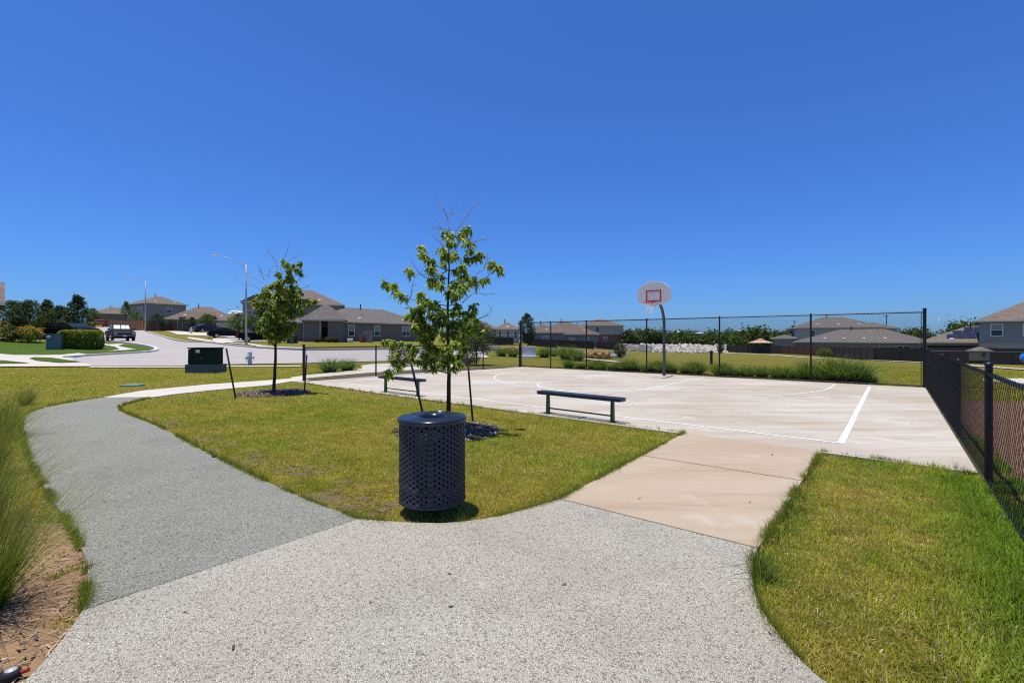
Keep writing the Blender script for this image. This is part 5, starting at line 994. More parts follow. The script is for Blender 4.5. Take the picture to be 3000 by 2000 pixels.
wbuild(MB().box((-2.3, 4.5, 1.0), (4.4, 6, 3.2)), 'wall', 'brick_taupe'); m = MB(); hip_roof(m, 4.4, 6, .45, 2.75, 1.3); m.v = [(a - 4.5, b + 1.5, c) for a, b, c in m.v]; rf2 = wbuild(m, 'roof', 'roof_grey'); wbuild(MB().box((-2.3, 1.03, 2.66), (5.3, .02, .17)), 'fascia', 'trim', rf2)
gd = wbuild(MB().box((-2.9, 1.45, 1.1), (2.6, .06, 2.2)), 'garage_door', 'white'); wbuild(MB().box((-.35, 1.43, 1.35), (.1, .08, 2.7)), 'downspout', 'trim')
# houses beyond the middle
fl, fr = XD(1330, 99), XD(1455, 100); h = House('brown roofed grey house behind the right edge of the middle tree', fl, fr, 0.55); h.block(0, 0, h.L, 9, 2.9, 2.3, 'side_grey', 'roof_brown')
h.block(h.L - .2, -2.2, 4.9, 7, 2.75, 1.6, 'side_pale', 'roof_brown'); h.vent(1)
for q in (.7, 2.4, 4.1): h.window(h.L - .2 + q, .8, .7, 1.7, y=-2.2, blind=False)
fl, fr = XD(1556, 95), XD(1650, 96); h = House('dark grey one-storey house behind the first bay of the tall fence', fl, fr, -0.25); h.block(0, 0, h.L, 9, 2.8, 1.9, 'side_blue', 'roof_brown'); h.window(3.3, .75, 1.7, 1.6, twin=True); h.vent(1)
fl, fr = XD(1608, 100), XD(1752, 104); h = House('wide blue grey one-storey house behind the second bay of the tall fence', fl, fr, -0.5); h.block(0, 0, h.L, 10, 2.75, 2.9, 'side_blue', 'roof_brown'); h.window(h.L * .45, .9, 1.5, 1.3, twin=True); h.window(h.L * .78, .9, .5, 1.4); h.vent(2)
fl, fr = XD(1722, 150), XD(1826, 152); h = House('two-storey house with pale upper floor and brick base left of the hoop', fl, fr, 0.0); h.block(0, 0, h.L, 10, 5.5, 2.2, 'side_pale', 'roof_brown', mat2='brick_red', split=2.75); h.window(h.L * .27, 3.7, 1.3, 1.5, blind=False); h.window(h.L * .78, 3.6, .8, .8, blind=False); h.window(h.L * .5, .9, 1.6, 1.2); h.block(-4, 1, 4.2, 8, 4.8, 1.2, 'side_pale', 'roof_brown'); h.vent(1)
# right-hand houses
fl, fr = (72.3, 115.0), (88.6, 109.0); h = House('two-storey grey house behind the right bays of the tall fence', fl, fr, -1.6); h.block(0, 0, h.L, 13, 5.6, 2.8, 'side_pale', 'roof_grey')
for q in (.40, .46): h.window(h.L * q, 3.4, 1.0, 1.5, blind=False)
h.window(h.L * .16, 3.3, 1.2, 1.7, blind=False); h.vent(3); h.block(-5.0, 1.5, 5.2, 6, 2.9, 1.0, 'side_grey', 'roof_grey'); h.block(h.L * .75, 1.5, 7.5, 8, 5.4, 1.6, 'side_pale', 'roof_grey')
fl, fr = (59.0, 95.0), (71.0, 80.0); h = House('long one-storey house with taupe roof behind the dark fence', fl, fr, -2.05); h.block(0, 0, h.L, 12, 2.7, 2.5, 'side_taupe', 'roof_grey'); h.vent(4, zt=.25)
h.window(h.L * .80, .9, 1.6, 1.2, twin=True, blind=False); h.window(h.L * .70, 1.6, .9, .5, blind=False); h.window(h.L * .9, .9, 1.8, 1.3, twin=True, blind=False)
fl, fr = (63.8, 71.0), (73.4, 62.3); h = House('one-storey house with solar panels on its brown roof', fl, fr, -1.9); r = h.block(0, 0, h.L, 10, 2.7, 2.4, 'side_taupe', 'roof_brown'); h.vent(2, zt=.16)
run = 5 + .45; sl = math.atan2(2.4, run)
for row, (xs, n) in enumerate(((3.2, 6), (3.9, 6), (5.2, 5))):
    for q in range(n):
        m = MB().box((0, 0, .06), (1.02, 1.50, .04)).xf(Matrix.Translation((xs + q * 1.06, -.45 + run * (.33 + .235 * row), 2.87 + 2.4 * (.33 + .235 * row))) @ Matrix.Rotation(sl, 4, 'X')); m.build('solar_panel', M['solar'], r)
m = MB().box((h.L / 2, -.02, 1.2), (h.L - 1, .02, 2.2)).build('patio_opening', M['glass'], h.o); MB().box((h.L - .6, -.3, 1.3), (.3, .3, 2.6)).build('patio_post', M['side_beige'], h.o)
fl, fr = XD(2868, 60), (73.8, 47.1); h = House('grey two-storey house at the right frame edge', fl, fr, -1.85); h.block(0, 0, h.L, 12, 5.5, 3.5, 'side_grey', 'roof_brown', mat2='side_beige', split=2.72)
for q in (1.6, 4.4): h.window(q, 3.6, 1.15, 1.65)
h.window(6.8, 3.6, 1.9, 1.65, twin=True); h.vent(1, zt=.22, pipe=False); MB().box((1.0, -.03, 1.1), (1.4, .02, 2.0)).build('patio_door', M['glass'], h.o); h.window(4.8, .8, 1.2, 1.3)
# ------------------------------------------------------------------ vehicles
def extr(m, prof, w0, wf):
    """side profile (x, z) extruded to both sides; half width wf(z) for the tumblehome"""
    n = len(prof); vs = [(x, -wf(x, z), z) for x, z in prof] + [(x, wf(x, z), z) for x, z in prof]
    m.add(vs, [tuple(range(n)), tuple(range(2 * n - 1, n - 1, -1))] + [(k, n + k, n + (k + 1) % n, (k + 1) % n) for k in range(n)]); return m
def car(label, p, rz, kind, paint, shade=False, scale=1.0, name=None):
    z = T(*p) + 0.03; o = thing(name or {'truck': 'pickup_truck', 'sedan': 'parked_car', 'suv': 'parked_suv'}[kind], label, {'truck': 'pickup truck', 'sedan': 'car', 'suv': 'car'}[kind], (p[0], p[1], z), rz); o.scale = (scale,) * 3
    # x forward
    if kind == 'truck':
        wb, L, wr = 3.5, 5.7, .40; body = [(-2.80, .52), (-2.80, 1.16), (-.95, 1.18), (-.90, 1.20), (1.05, 1.20), (1.20, 1.14), (2.62, 1.02), (2.82, .88), (2.86, .45), (2.3, .42), (-2.3, .42)]
        cab = [(-.92, 1.19), (-.78, 1.86), (-.55, 1.92), (.35, 1.91), (.52, 1.86), (1.22, 1.17)]; hw = .98; ax = (1.82, -1.72)
    elif kind == 'sedan':
        wb, L, wr = 2.75, 4.75, .33; body = [(-2.36, .42), (-2.38, .90), (-2.25, 1.02), (-1.55, 1.06), (1.0, .98), (2.05, .84), (2.36, .66), (2.38, .34), (1.9, .26), (-2.0, .28)]
        cab = [(-1.75, 1.04), (-1.05, 1.40), (-.55, 1.47), (.05, 1.46), (.35, 1.40), (1.10, .97)]; hw = .90; ax = (1.42, -1.35)
    else:
        wb, L, wr = 2.75, 4.6, .36; body = [(-2.28, .45), (-2.32, 1.0), (-2.22, 1.08), (.95, 1.06), (2.0, .96), (2.28, .78), (2.30, .40), (1.8, .30), (-1.9, .34)]
        cab = [(-2.22, 1.06), (-1.95, 1.60), (-1.7, 1.70), (.0, 1.70), (.25, 1.63), (.98, 1.04)]; hw = .92; ax = (1.40, -1.32)
    wf = lambda x, zz: hw * (1 - .05 * max(0, (zz - .9)) - (.05 if abs(x) > L / 2 - .2 else 0)); b = extr(MB(), body, hw, wf).build('body', M[paint], o)
    bv = b.modifiers.new('round', 'BEVEL'); bv.width = .06; bv.segments = 2; bv.limit_method = 'ANGLE'
    cw = lambda x, zz: hw * (.93 - .20 * (zz - 1.0)); c = extr(MB(), cab, hw, cw).build('cabin', M[paint], o); bv = c.modifiers.new('round', 'BEVEL'); bv.width = .05; bv.segments = 2; bv.limit_method = 'ANGLE'
    zt = max(q[1] for q in cab)
    # glazing: windscreen, rear screen, side glass
    (fx0, fz0), (fx1, fz1) = cab[-1], cab[-2]; (rx0, rz0), (rx1, rz1) = cab[0], cab[1]
    def scr(x0, z0, x1, z1, s): 
        q = [(x0 + (x1 - x0) * t, z0 + (z1 - z0) * t) for t in (.14, .94)]; e = .012 * s
        return MB().add([(q[0][0] + e, -cw(0, q[0][1]) + .07, q[0][1] + .012), (q[0][0] + e, cw(0, q[0][1]) - .07, q[0][1] + .012), (q[1][0] + e, cw(0, q[1][1]) - .09, q[1][1] + .012), (q[1][0] + e, -cw(0, q[1][1]) + .09, q[1][1] + .012)], [(0, 1, 2, 3)])
    ws = scr(fx0, fz0, fx1, fz1, 1).build('windscreen', M['glass'], o)
    if shade:
        for y0, y1 in ((-.70, -.12), (-.02, .36), (.40, .70)):
            t0, t1 = .24, .82; m = MB().add([(fx0 + (fx1 - fx0) * t + .022, y * (1 - .12 * t), fz0 + (fz1 - fz0) * t + .022) for t, y in ((t0, y0), (t0, y1), (t1, y1), (t1, y0))], [(0, 1, 2, 3)]); m.build('sunshade', M['shade'], ws)
    scr(rx0, rz0, rx1, rz1, -1).build('rear_screen', M['glass'], o)
    for s in (-1, 1):
        zb, zu = cab[0][1] + .07, zt - .11
        xs = [q[0] for q in cab]; xb0, xb1 = xs[0] + .28, xs[-1] - .22; xt0, xt1 = xs[1] + .18, xs[-2] - .05; mid = (xt0 + xt1) / 2
        for a0, a1, t0, t1 in ((xb0, mid - .04, xt0, mid - .04), (mid + .04, xb1, mid + .04, xt1)):
            MB().add([(a0, s * (cw(0, zb) + .012), zb), (a1, s * (cw(0, zb) + .012), zb), (t1, s * (cw(0, zu) + .012), zu), (t0, s * (cw(0, zu) + .012), zu)], [(0, 1, 2, 3)]).build('side_window', M['glass'], o)
        MB().box((xs[-1] - .30, s * (hw + .10), zb + .04), (.12, .20, .15)).build('mirror', M[paint], o)
        for a in ax:
            w_ = MB().lathe([(wr * .55, -.11), (wr * .96, -.11), (wr, -.07), (wr, .07), (wr * .96, .11), (wr * .55, .11)], 24, close=True).xf(Matrix.Translation((a, s * (hw - .10), wr)) @ Matrix.Rotation(math.pi / 2, 4, 'X')); wo = w_.build('wheel', M['tyre'], o, smooth=False)
            m = MB().lathe([(.001, .0), (wr * .55, -.02), (wr * .58, .02), (.001, .03)], 20)
            for q in range(5): m.box((wr * .3 * math.cos(q * 1.257), wr * .3 * math.sin(q * 1.257), .03), (wr * .5, .05, .03), q * 1.257)
            m.xf(Matrix.Translation((a, s * (hw + .0), wr)) @ Matrix.Rotation(-s * math.pi / 2, 4, 'X')).build('rim', M['rim'], wo)
            MB().tube([(a + (wr + .05) * math.cos(t), s * (hw + .004), wr + (wr + .05) * math.sin(t)) for t in np.linspace(.05, math.pi - .05, 9)], .022, 6).build('wheel_arch', M['black'], o)
        fz = body[-4][1] if kind == 'truck' else .66
        MB().box((L / 2 - (.06 if kind == 'truck' else .16), s * (hw - .24), .80 if kind == 'truck' else .66), (.14, .26, .12)).build('headlight', M['lens'], o)
        MB().box((-L / 2 + (.06 if kind == 'truck' else .05), s * (hw - (.10 if kind == 'truck' else .22)), .93 if kind == 'truck' else .84), (.13, .18 if kind == 'truck' else .42, .34 if kind == 'truck' else .15)).build('tail_light', M['tail'], o)
    if kind == 'truck':
        MB().box((L / 2 + .03, 0, .60), (.16, 1.86, .10)).build('front_bumper', M['chrome'], o); MB().box((-L / 2 - .04, 0, .58), (.16, 1.80, .17)).build('rear_bumper', M['chrome'], o); MB().box((L / 2 + .01, 0, .80), (.05, 1.05, .20)).build('grille', M['black'], o); MB().box((L / 2 + .115, 0, .57), (.01, .32, .15)).build('number_plate', M['silver'], o)
        MB().box((-1.87, 0, 1.185), (1.78, 1.68, .012)).build('bed_liner', M['tyre'], o); MB().box((0, 0, .36), (4.6, 1.3, .14)).build('chassis', M['tyre'], o)
        MB().box((-L / 2 + .035, 0, .95), (.02, 1.35, .40)).build('tailgate', M['galv'], o)
    else:
        MB().box((L / 2 - .02, 0, .42), (.12, 1.5, .14)).build('front_bumper', M['black'], o); MB().box((-L / 2 + .03, 0, .72), (.02, .5, .12)).build('number_plate', M['silver'], o)
    return o
def face(p, q): return math.atan2(q[1] - p[1], q[0] - p[0])
p = XD(352, 51); car('black pickup truck with silver sunshades parked facing down the street', p, math.radians(-42), 'truck', 'car_black', True)
p = XD(290, 113); car('small red car parked up the hill beyond the black truck', p, math.radians(134), 'suv', 'car_red')
p = XD(196, 38.5); car('dark car with red tail light mostly hidden behind the clipped hedge', p, math.radians(172), 'sedan', 'car_black', scale=.95)
p = XD(770, 58); car('black pickup truck with red tail lamp on the driveway across the street', p, math.radians(32), 'truck', 'car_black')
p = XD(665, 66); car('black sedan parked on the driveway left of the near lamp post', p, math.radians(40), 'sedan', 'car_black')
p = XD(610, 78); car('navy car parked by the gabled house beyond the black sedan', p, math.radians(60), 'sedan', 'car_navy')
# ------------------------------------------------------------------ board fences
def board_fence(label, pts, H, mat, sink=0.3, rails=False):
    """pts: ground points; panels between them follow the terrain"""
    o = thing('board_fence', label, 'wooden fence', (pts[0][0], pts[0][1], T(*pts[0])))
    ox, oy, oz = o.location
    for (x0, y0), (x1, y1) in zip(pts, pts[1:]):
        L = math.hypot(x1 - x0, y1 - y0); n = max(1, round(L / 2.5)); a = math.atan2(y1 - y0, x1 - x0); nx_, ny_ = -math.sin(a), math.cos(a)
        for k in range(n):
            q0 = (x0 + (x1 - x0) * k / n, y0 + (y1 - y0) * k / n); q1 = (x0 + (x1 - x0) * (k + 1) / n, y0 + (y1 - y0) * (k + 1) / n); e = .03 / (L / n); q1e = (q1[0] + (q0[0] - q1[0]) * e, q1[1] + (q0[1] - q1[1]) * e)
            zt = T((q0[0] + q1[0]) / 2, (q0[1] + q1[1]) / 2); m = MB().prism([(q0[0] + nx_ * .012 - ox, q0[1] + ny_ * .012 - oy), (q1e[0] + nx_ * .012 - ox, q1e[1] + ny_ * .012 - oy), (q1e[0] - nx_ * .012 - ox, q1e[1] - ny_ * .012 - oy), (q0[0] - nx_ * .012 - ox, q0[1] - ny_ * .012 - oy)], zt - sink - oz, zt + H - oz); pn = m.build('board_panel', M[mat], o)
            MB().box((q0[0] - ox - nx_ * .05, q0[1] - oy - ny_ * .05, zt - oz + H / 2 - .1), (.09, .09, H + .1), a).build('post', M[mat], o)
            if rails:
                for zz in (.35, .75, 1.15, H - .08): MB().box(((q0[0] + q1[0]) / 2 - ox - nx_ * .04, (q0[1] + q1[1]) / 2 - oy - ny_ * .04, zt - oz + zz), (L / n - .1, .04, .09), a).build('rail', M[mat], o)
    return o
board_fence('cedar brown board fence beside the hillside street', [XD(302, 118), XD(330, 107), XD(420, 84), XD(455, 92), XD(520, 98)], 1.95, 'wood_brown')
board_fence('dark weathered fence left of the gabled house', [XD(440, 80), XD(508, 94)], 1.8, 'wood_dark')
board_fence('dark slatted fence behind the low fence corner', [XD(1425, 84), XD(1505, 80)], 1.35, 'wood_dark', rails=True)
board_fence('dark slatted fence sloping down behind the first fence bays', [XD(1548, 84), XD(1633, 70)], 1.3, 'wood_dark', rails=True)
board_fence('dark fence in front of the blue grey house', [XD(1636, 84), XD(1742, 78)], 1.25, 'wood_dark', rails=True)
board_fence('dark fence right of the blue grey house above the stone wall', [XD(1748, 92), XD(1812, 84)], 1.3, 'wood_dark', rails=True)
board_fence('red brown board fence ending beside the hoop pole', [XD(1800, 104), XD(1900, 88)], 1.3, 'wood_red')
board_fence('long near-black board fence behind the white sidewalk on the right', [XD(2129, 111), XD(2290, 100)], 1.75, 'wood_dark')
board_fence('brown board fence between the two dark fences on the right', [XD(2290, 99), XD(2432, 83)], 1.7, 'wood_red')
board_fence('dark grey board fence in front of the long one-storey house', [XD(2433, 82), XD(2560, 63), XD(2720, 60)], 1.8, 'wood_dark')
board_fence('dark board fence at the right frame edge behind the playground', [XD(2690, 58), XD(2860, 54), XD(3080, 50)], 1.85, 'wood_dark')
# ------------------------------------------------------------------ rocks, walls
def rock(name, label, p, size, mat, seed, rz=0.0, z=None, cat='boulder', group=None):
    bm = bmesh.new(); bmesh.ops.create_icosphere(bm, subdivisions=4, radius=0.5); r = np.random.default_rng(seed); ph = r.uniform(0, 6, (6, 3)); fr = r.uniform(2.5, 9, (6, 3))
    for v in bm.verts:
        d = v.co.normalized(); k = 1 + sum(.07 * math.sin(fr[i][0] * d.x * 1.5 + ph[i][0]) * math.sin(fr[i][1] * d.y + ph[i][1]) * math.sin(fr[i][2] * d.z + ph[i][2]) for i in range(6)); c = d * .5 * k
        c.x = math.copysign(min(abs(c.x) * 1.15, .5), c.x); c.z = math.copysign(min(abs(c.z) * 1.3, .47), c.z); v.co = Vector((c.x * size[0], c.y * size[1], (c.z + .44) * size[2]))
    me = bpy.data.meshes.new(name); bm.to_mesh(me); bm.free(); me.materials.append(M[mat]); o = obj(name, me, None, (p[0], p[1], (T(*p) if z is None else z) - .05), rz); return tag(o, label, cat, group)
rock('boulder', 'long orange limestone boulder beyond the fence', XD(1748, 35.2), (2.05, .9, .68), 'boulder', 3, -.12); rock('boulder', 'small pale boulder at the right end of the orange one', XD(1797, 35.6), (.5, .45, .40), 'white_rock', 5)
rock('boulder', 'orange rock left of the white block between the grasses', XD(1486, 44), (1.4, .8, .7), 'boulder', 8); rock('boulder', 'orange rock close to the white block', XD(1517, 44.5), (1.2, .8, .7), 'boulder', 9)
def stone_wall(name, label, pts, H, size, mat, seed, batter=0.0, rows=None, top=None):
    """dry stone wall: stones laid along a line; the 300 largest in view are parts, all of modest count"""
    o = thing(name, label, 'stone wall', (pts[0][0], pts[0][1], T(*pts[0]))); ox, oy, oz = o.location; r = np.random.default_rng(seed); Vs = MB(); 
    for (x0, y0), (x1, y1) in zip(pts, pts[1:]):
        L = math.hypot(x1 - x0, y1 - y0); a = math.atan2(y1 - y0, x1 - x0); nx_, ny_ = -math.sin(a), math.cos(a); rr = max(1, int(H / (size * .62)))
        for j in range(rr):
            s = r.uniform(0, size)
            while s < L:
                w_ = size * r.uniform(.6, 1.4); x, y = x0 + math.cos(a) * s, y0 + math.sin(a) * s; z = T(x, y) + (j + .5) * H / rr; dep = batter * (j + .5) / rr; q = r.normal(0, .05 * size, 8 * 3).reshape(8, 3)
                b = MB().box((0, 0, 0), (w_ * .96, size * r.uniform(.7, 1.1), H / rr * .98), a + r.normal(0, .12), taper=r.uniform(.35, .65)); b.v = [(v[0] + x + nx_ * dep - ox + q[i][0], v[1] + y + ny_ * dep - oy + q[i][1], v[2] + z - oz + q[i][2]) for i, v in enumerate(b.v)]; Vs.add(b.v, b.f); s += w_
    st = Vs.build('stone', M[mat], o); st['kind'] = 'stuff'; return o
stone_wall('stone_wall', 'low grey rubble wall behind the orange boulder', [XD(1605, 43), XD(1700, 41.5), XD(1840, 40)], .52, .30, 'grey_rock', 1)
stone_wall('stone_wall', 'low grey rubble wall left of the white block', [XD(1420, 52), XD(1530, 49)], .55, .32, 'grey_rock', 2)
def riprap(label, pts, H, run, n, size, seed, mat='white_rock'):
    o = thing('riprap_bank', label, 'rock bank', (pts[0][0], pts[0][1], T(*pts[0]))); ox, oy, oz = o.location; r = np.random.default_rng(seed); m = MB(); bank = MB()
    for (x0, y0), (x1, y1) in zip(pts, pts[1:]):
        a = math.atan2(y1 - y0, x1 - x0); nx_, ny_ = -math.sin(a), math.cos(a); z0, z1 = T(x0, y0) - oz, T(x1, y1) - oz
        bank.add([(x0 - ox, y0 - oy, z0 - .3), (x1 - ox, y1 - oy, z1 - .3), (x1 - ox + nx_ * run, y1 - oy + ny_ * run, z1 + H - .15), (x0 - ox + nx_ * run, y0 - oy + ny_ * run, z0 + H - .15), (x1 - ox + nx_ * (run + 3), y1 - oy + ny_ * (run + 3), z1 + H - .15), (x0 - ox + nx_ * (run + 3), y0 - oy + ny_ * (run + 3), z0 + H - .15)], [(0, 1, 2, 3), (3, 2, 4, 5)])
        for _ in range(n):
            s, t = r.random(), r.random() * 1.08; s_ = size * r.uniform(.5, 1.2); b = MB().box((0, 0, 0), (s_ * r.uniform(.8, 1.4), s_, s_ * r.uniform(.5, .9)), 0, r.uniform(.5, .8)); R_ = Euler(tuple(r.normal(0, .6, 3) + np.array((0, 0, r.uniform(0, 6))))).to_matrix().to_4x4(); q = r.normal(0, .07 * s_, (8, 3)); b.v = [tuple(np.array(v) + q[i]) for i, v in enumerate(b.v)]
            b.xf(Matrix.Translation((x0 + (x1 - x0) * s + nx_ * run * t - ox, y0 + (y1 - y0) * s + ny_ * run * t - oy, z0 + (z1 - z0) * s + H * min(t, 1))) @ R_); m.add(b.v, b.f)
    m.build('stone', M[mat], o)['kind'] = 'stuff'; bank.build('bank', M['grey_rock'], o)
riprap('long bright white limestone bank beyond the field', [XD(1902, 94), XD(2010, 96), XD(2135, 106)], 1.45, 3.6, 620, .5, 6)
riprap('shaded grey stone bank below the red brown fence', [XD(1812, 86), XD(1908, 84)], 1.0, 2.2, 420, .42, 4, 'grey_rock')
riprap('upper thin white limestone bank below the woods', [XD(1985, 140), XD(2080, 136), XD(2140, 128)], .9, 1.8, 110, .8, 7)
drape('field', [XD(1890, 100), XD(2100, 112), XD(2100, 150), XD(1880, 150)], M['lawn'], 1.4 if False else 0.02, label='dry grass field beyond the white bank')
# white headwall block
c = GT(1549, 1046); o = thing('concrete_block', 'white sloped concrete headwall block in the grass behind the tall fence', 'concrete block', (c[0], c[1], T(*c)), 0.0); s = c[1] / FPX
w_, h_ = 42 * s, 29 * s
MB().add([(-w_ * .46, 0, -.05), (w_ * .5, 0, -.05), (w_ * .5, .9, -.05), (-w_ * .46, .9, -.05), (-w_ * .46, .12, h_), (w_ * .45, .12, h_), (w_ * .45, .9, h_), (-w_ * .46, .9, h_)], [(3, 2, 1, 0), (4, 5, 6, 7), (0, 1, 5, 4), (1, 2, 6, 5), (2, 3, 7, 6), (3, 0, 4, 7)]).build('block', M['white'], o); MB().box((0.02, -.12, .02), (w_ * 1.08, .5, .10)).build('footing', M['white'], o); MB().box((0, .5, h_ + .025), (w_ * .98, .9, .05)).build('cap', M['white'], o)
# short post in the grass, bin, boxes, gazebo, playground
p = XD(2084, 27); o = thing('marker_post', 'short dark post standing in the grass behind the fence', 'post', (p[0], p[1], T(*p) + LAWN)); MB().tube([(0, 0, 0), (0, 0, .80)], .075, 10).build('post', M['stake'], o); MB().lathe([(.085, .80), (.085, .83), (.001, .86)], 10).build('cap', M['stake'], o)
p = XD(1059, 66); z = T(*p); o = thing('wheelie_bin', 'rust orange wheelie bin beside the long brick house', 'bin', (p[0], p[1], z - .05), .2); b = MB().box((0, 0, .5), (.55, .6, 1.0), 0, 1.0); b.v = [(x * (.82 if zz < .3 else 1), y * (.82 if zz < .3 else 1), zz) for x, y, zz in b.v]; bb = b.build('body', M['orange_bin'], o); MB().box((0, 0, 1.03), (.62, .68, .08)).build('lid', M['galv'], bb); MB().tube([(-.2, .34, .12), (.2, .34, .12)], .1, 10).build('wheel', M['tyre'], o)
p = XD(1075, 65); board_fence('short grey side fence panel beside the orange bin', [XD(1066, 66.5), XD(1092, 66)], 1.75, 'side_taupe')
fence('yard_fence', 'low black metal yard fence in front of the long brick house', XD(1094, 66), math.atan2(XD(1240, 72)[1] - 66, XD(1240, 72)[0] - XD(1094, 66)[0]), [0, 2.4, 4.8, 7.2, 9.4], 1.45, p=0.12, r=.004).location.z = T(*XD(1150, 68))
p = XD(857, 57); z = T(*p); o = thing('air_conditioner', 'dark air conditioning unit on the lawn left of the brick house', 'air conditioner', (p[0], p[1], z - .03), .3); MB().box((0, 0, .45), (1.1, 1.0, .9)).build('casing', M['black'], o); MB().lathe([(.001, .93), (.38, .93), (.42, .90)], 20).build('fan_grille', M['tyre'], o)
p = XD(854.5, 54.5); z = T(*p); o = thing('pedestal_box', 'small green telecom pedestal in front of the dark air conditioner', 'utility pedestal', (p[0], p[1], z - .03)); MB().box((0, 0, .33), (.28, .22, .66)).build('body', M['cab'], o); MB().box((0, 0, .69), (.24, .19, .07), taper=.7).build('cap', M['cab'], o)
p = XD(1026, 64); rock('garden_rock', 'small pale garden rock on the lawn of the brick house', p, (.75, .5, .7), 'white_rock', 12, cat='rock')
p = XD(2228, 104); z = T(*p); o = thing('gazebo', 'tan canvas gazebo canopy behind the dark fence', 'gazebo', (p[0], p[1], z))
g = MB(); q = 1.9
g.add([(-q, -q, 2.35), (q, -q, 2.35), (q, q, 2.35), (-q, q, 2.35), (-.5, -.5, 3.0), (.5, -.5, 3.0), (.5, .5, 3.0), (-.5, .5, 3.0)], [(0, 1, 5, 4), (1, 2, 6, 5), (2, 3, 7, 6), (3, 0, 4, 7), (4, 5, 6, 7)]); g.build('canopy', M['canvas'], o); MB().add([(-.6, -.6, 3.05), (.6, -.6, 3.05), (.6, .6, 3.05), (-.6, .6, 3.05), (0, 0, 3.35)], [(0, 1, 4), (1, 2, 4), (2, 3, 4), (3, 0, 4)]).build('top_vent', M['canvas'], o)
for sx in (-1, 1):
    for sy in (-1, 1): MB().box((sx * 1.8, sy * 1.8, 1.17), (.1, .1, 2.36)).build('leg', M['black'], o)
p = XD(3045, 26); z = T(*p); o = thing('tube_slide', 'bright blue plastic tube slide at the right frame edge', 'slide', (p[0], p[1], z)); pts = [Vector((.9 * math.cos(t) + .55, .9 * math.sin(t), 1.15 - .155 * t)) for t in np.linspace(1.2, 7.4, 34)]; MB().tube(pts, [.24 + (.022 if i % 4 == 0 else 0) for i in range(34)], 14).build('tube', M['blue'], o, smooth=True); MB().tube([(.55, 0, 0), (.55, 0, 1.35)], .05, 8).build('post', M['black'], o); MB().tube([(-.2, .55, 0), (-.2, .55, 1.0)], .04, 8).build('post', M['black'], o)
p = XD(2952, 49.5); z = T(*p); o = thing('playhouse', 'small backyard playhouse with grey roof behind the right fence', 'playhouse', (p[0], p[1] + 3, z - .1)); o.scale = (.62, .62, .58); MB().box((0, 0, 1.6), (2.2, 1.6, 1.8)).build('wall', M['side_taupe'], o); m = MB(); hip_roof(m, 2.4, 1.8, .3, 2.6, .8); m.v = [(a - 1.2, b - .9, c) for a, b, c in m.v]; m.build('roof', M['roof_grey'], o); MB().box((0, -.82, 1.8), (.7, .03, .7)).build('window', M['glass'], o)
for sx in (-1, 1):
    for sy in (-1, 1): MB().box((sx * .95, sy * .65, .35), (.12, .12, .75)).build('leg', M['wood_dark'], o)
# ------------------------------------------------------------------ hedges, evergreens, shrubs, woods
def foliage(n, fn, L0, W0, pal):
    B = fn(n); n = len(B); d = rng.normal(0, 1, (n, 3)); d[:, 2] += .35; d /= np.linalg.norm(d, axis=1, keepdims=True); p_ = np.array(pal); c = p_[rng.integers(0, len(p_), n)] * rng.uniform(.65, 1.3, (n, 1))
    return leaves(B, d, rng.uniform(*L0, n), rng.uniform(*W0, n), rng.uniform(.1, .5, n), c)
def shell(n, a, b, c, k=.75, lump=.12):
    d = rng.normal(0, 1, (n, 3)); d /= np.linalg.norm(d, axis=1, keepdims=True); q = (k + (1 - k) * rng.random(n) ** .5) * (1 + lump * np.sin(d[:, 0] * 7 + d[:, 2] * 5) * np.cos(d[:, 1] * 6 + d[:, 2] * 3)); return d * q[:, None] * np.array((a, b, c))
HED = [(0.20, 0.27, 0.035), (0.26, 0.30, 0.045), (0.13, 0.19, 0.026)]
def hedge(label, p, L, W_, H, rz, pal, n=5000, name='hedge', leaf=(.05, .10)):
    o = thing(name, label, 'hedge', (p[0], p[1], T(*p) + LAWN), rz)
    def fn(n):
        q = rng.uniform(-1, 1, (n, 3)); ax_ = rng.integers(0, 3, n); k = rng.random(n) < .6; q[np.arange(n)[k], ax_[k]] = np.sign(q[np.arange(n)[k], ax_[k]]) * rng.uniform(.85, 1.03, k.sum()); nn = (np.abs(q) ** 5).sum(1) ** .2; q /= np.maximum(1, nn)[:, None]; q *= np.array((L / 2, W_ / 2, H / 2)); q[:, 2] += H / 2; return q
    V, F, C = foliage(n, fn, leaf, (leaf[0] * .5, leaf[1] * .5), pal); obj('foliage', np_mesh('foliage', V, F, M['leaf'], C), o)['kind'] = 'stuff'
    m = MB()
    for i in range(max(3, int(L / .5))): x = (i + .5) * L / max(3, int(L / .5)) - L / 2; m.tube([(x, 0, 0), (x + .03, .02, H * .4), (x + rng.normal(0, .1), rng.normal(0, .1), H * .85)], [.03, .022, .008], 5)
    m.build('stem', M['bark'], o)['kind'] = 'stuff'; return o
p = GT(215, 1023); hedge('clipped yellow green hedge beside the grey green cabinet', (p[0], p[1] + .6), 98 / FPX * p[1], 1.3, 1.36, .2, HED, 13000, leaf=(.07, .13))
p = XD(112, 41); hedge('pale green hedge behind the orange flowers on the left', p, 3.6, 1.2, 1.0, .1, HED, 5000, leaf=(.08, .14))
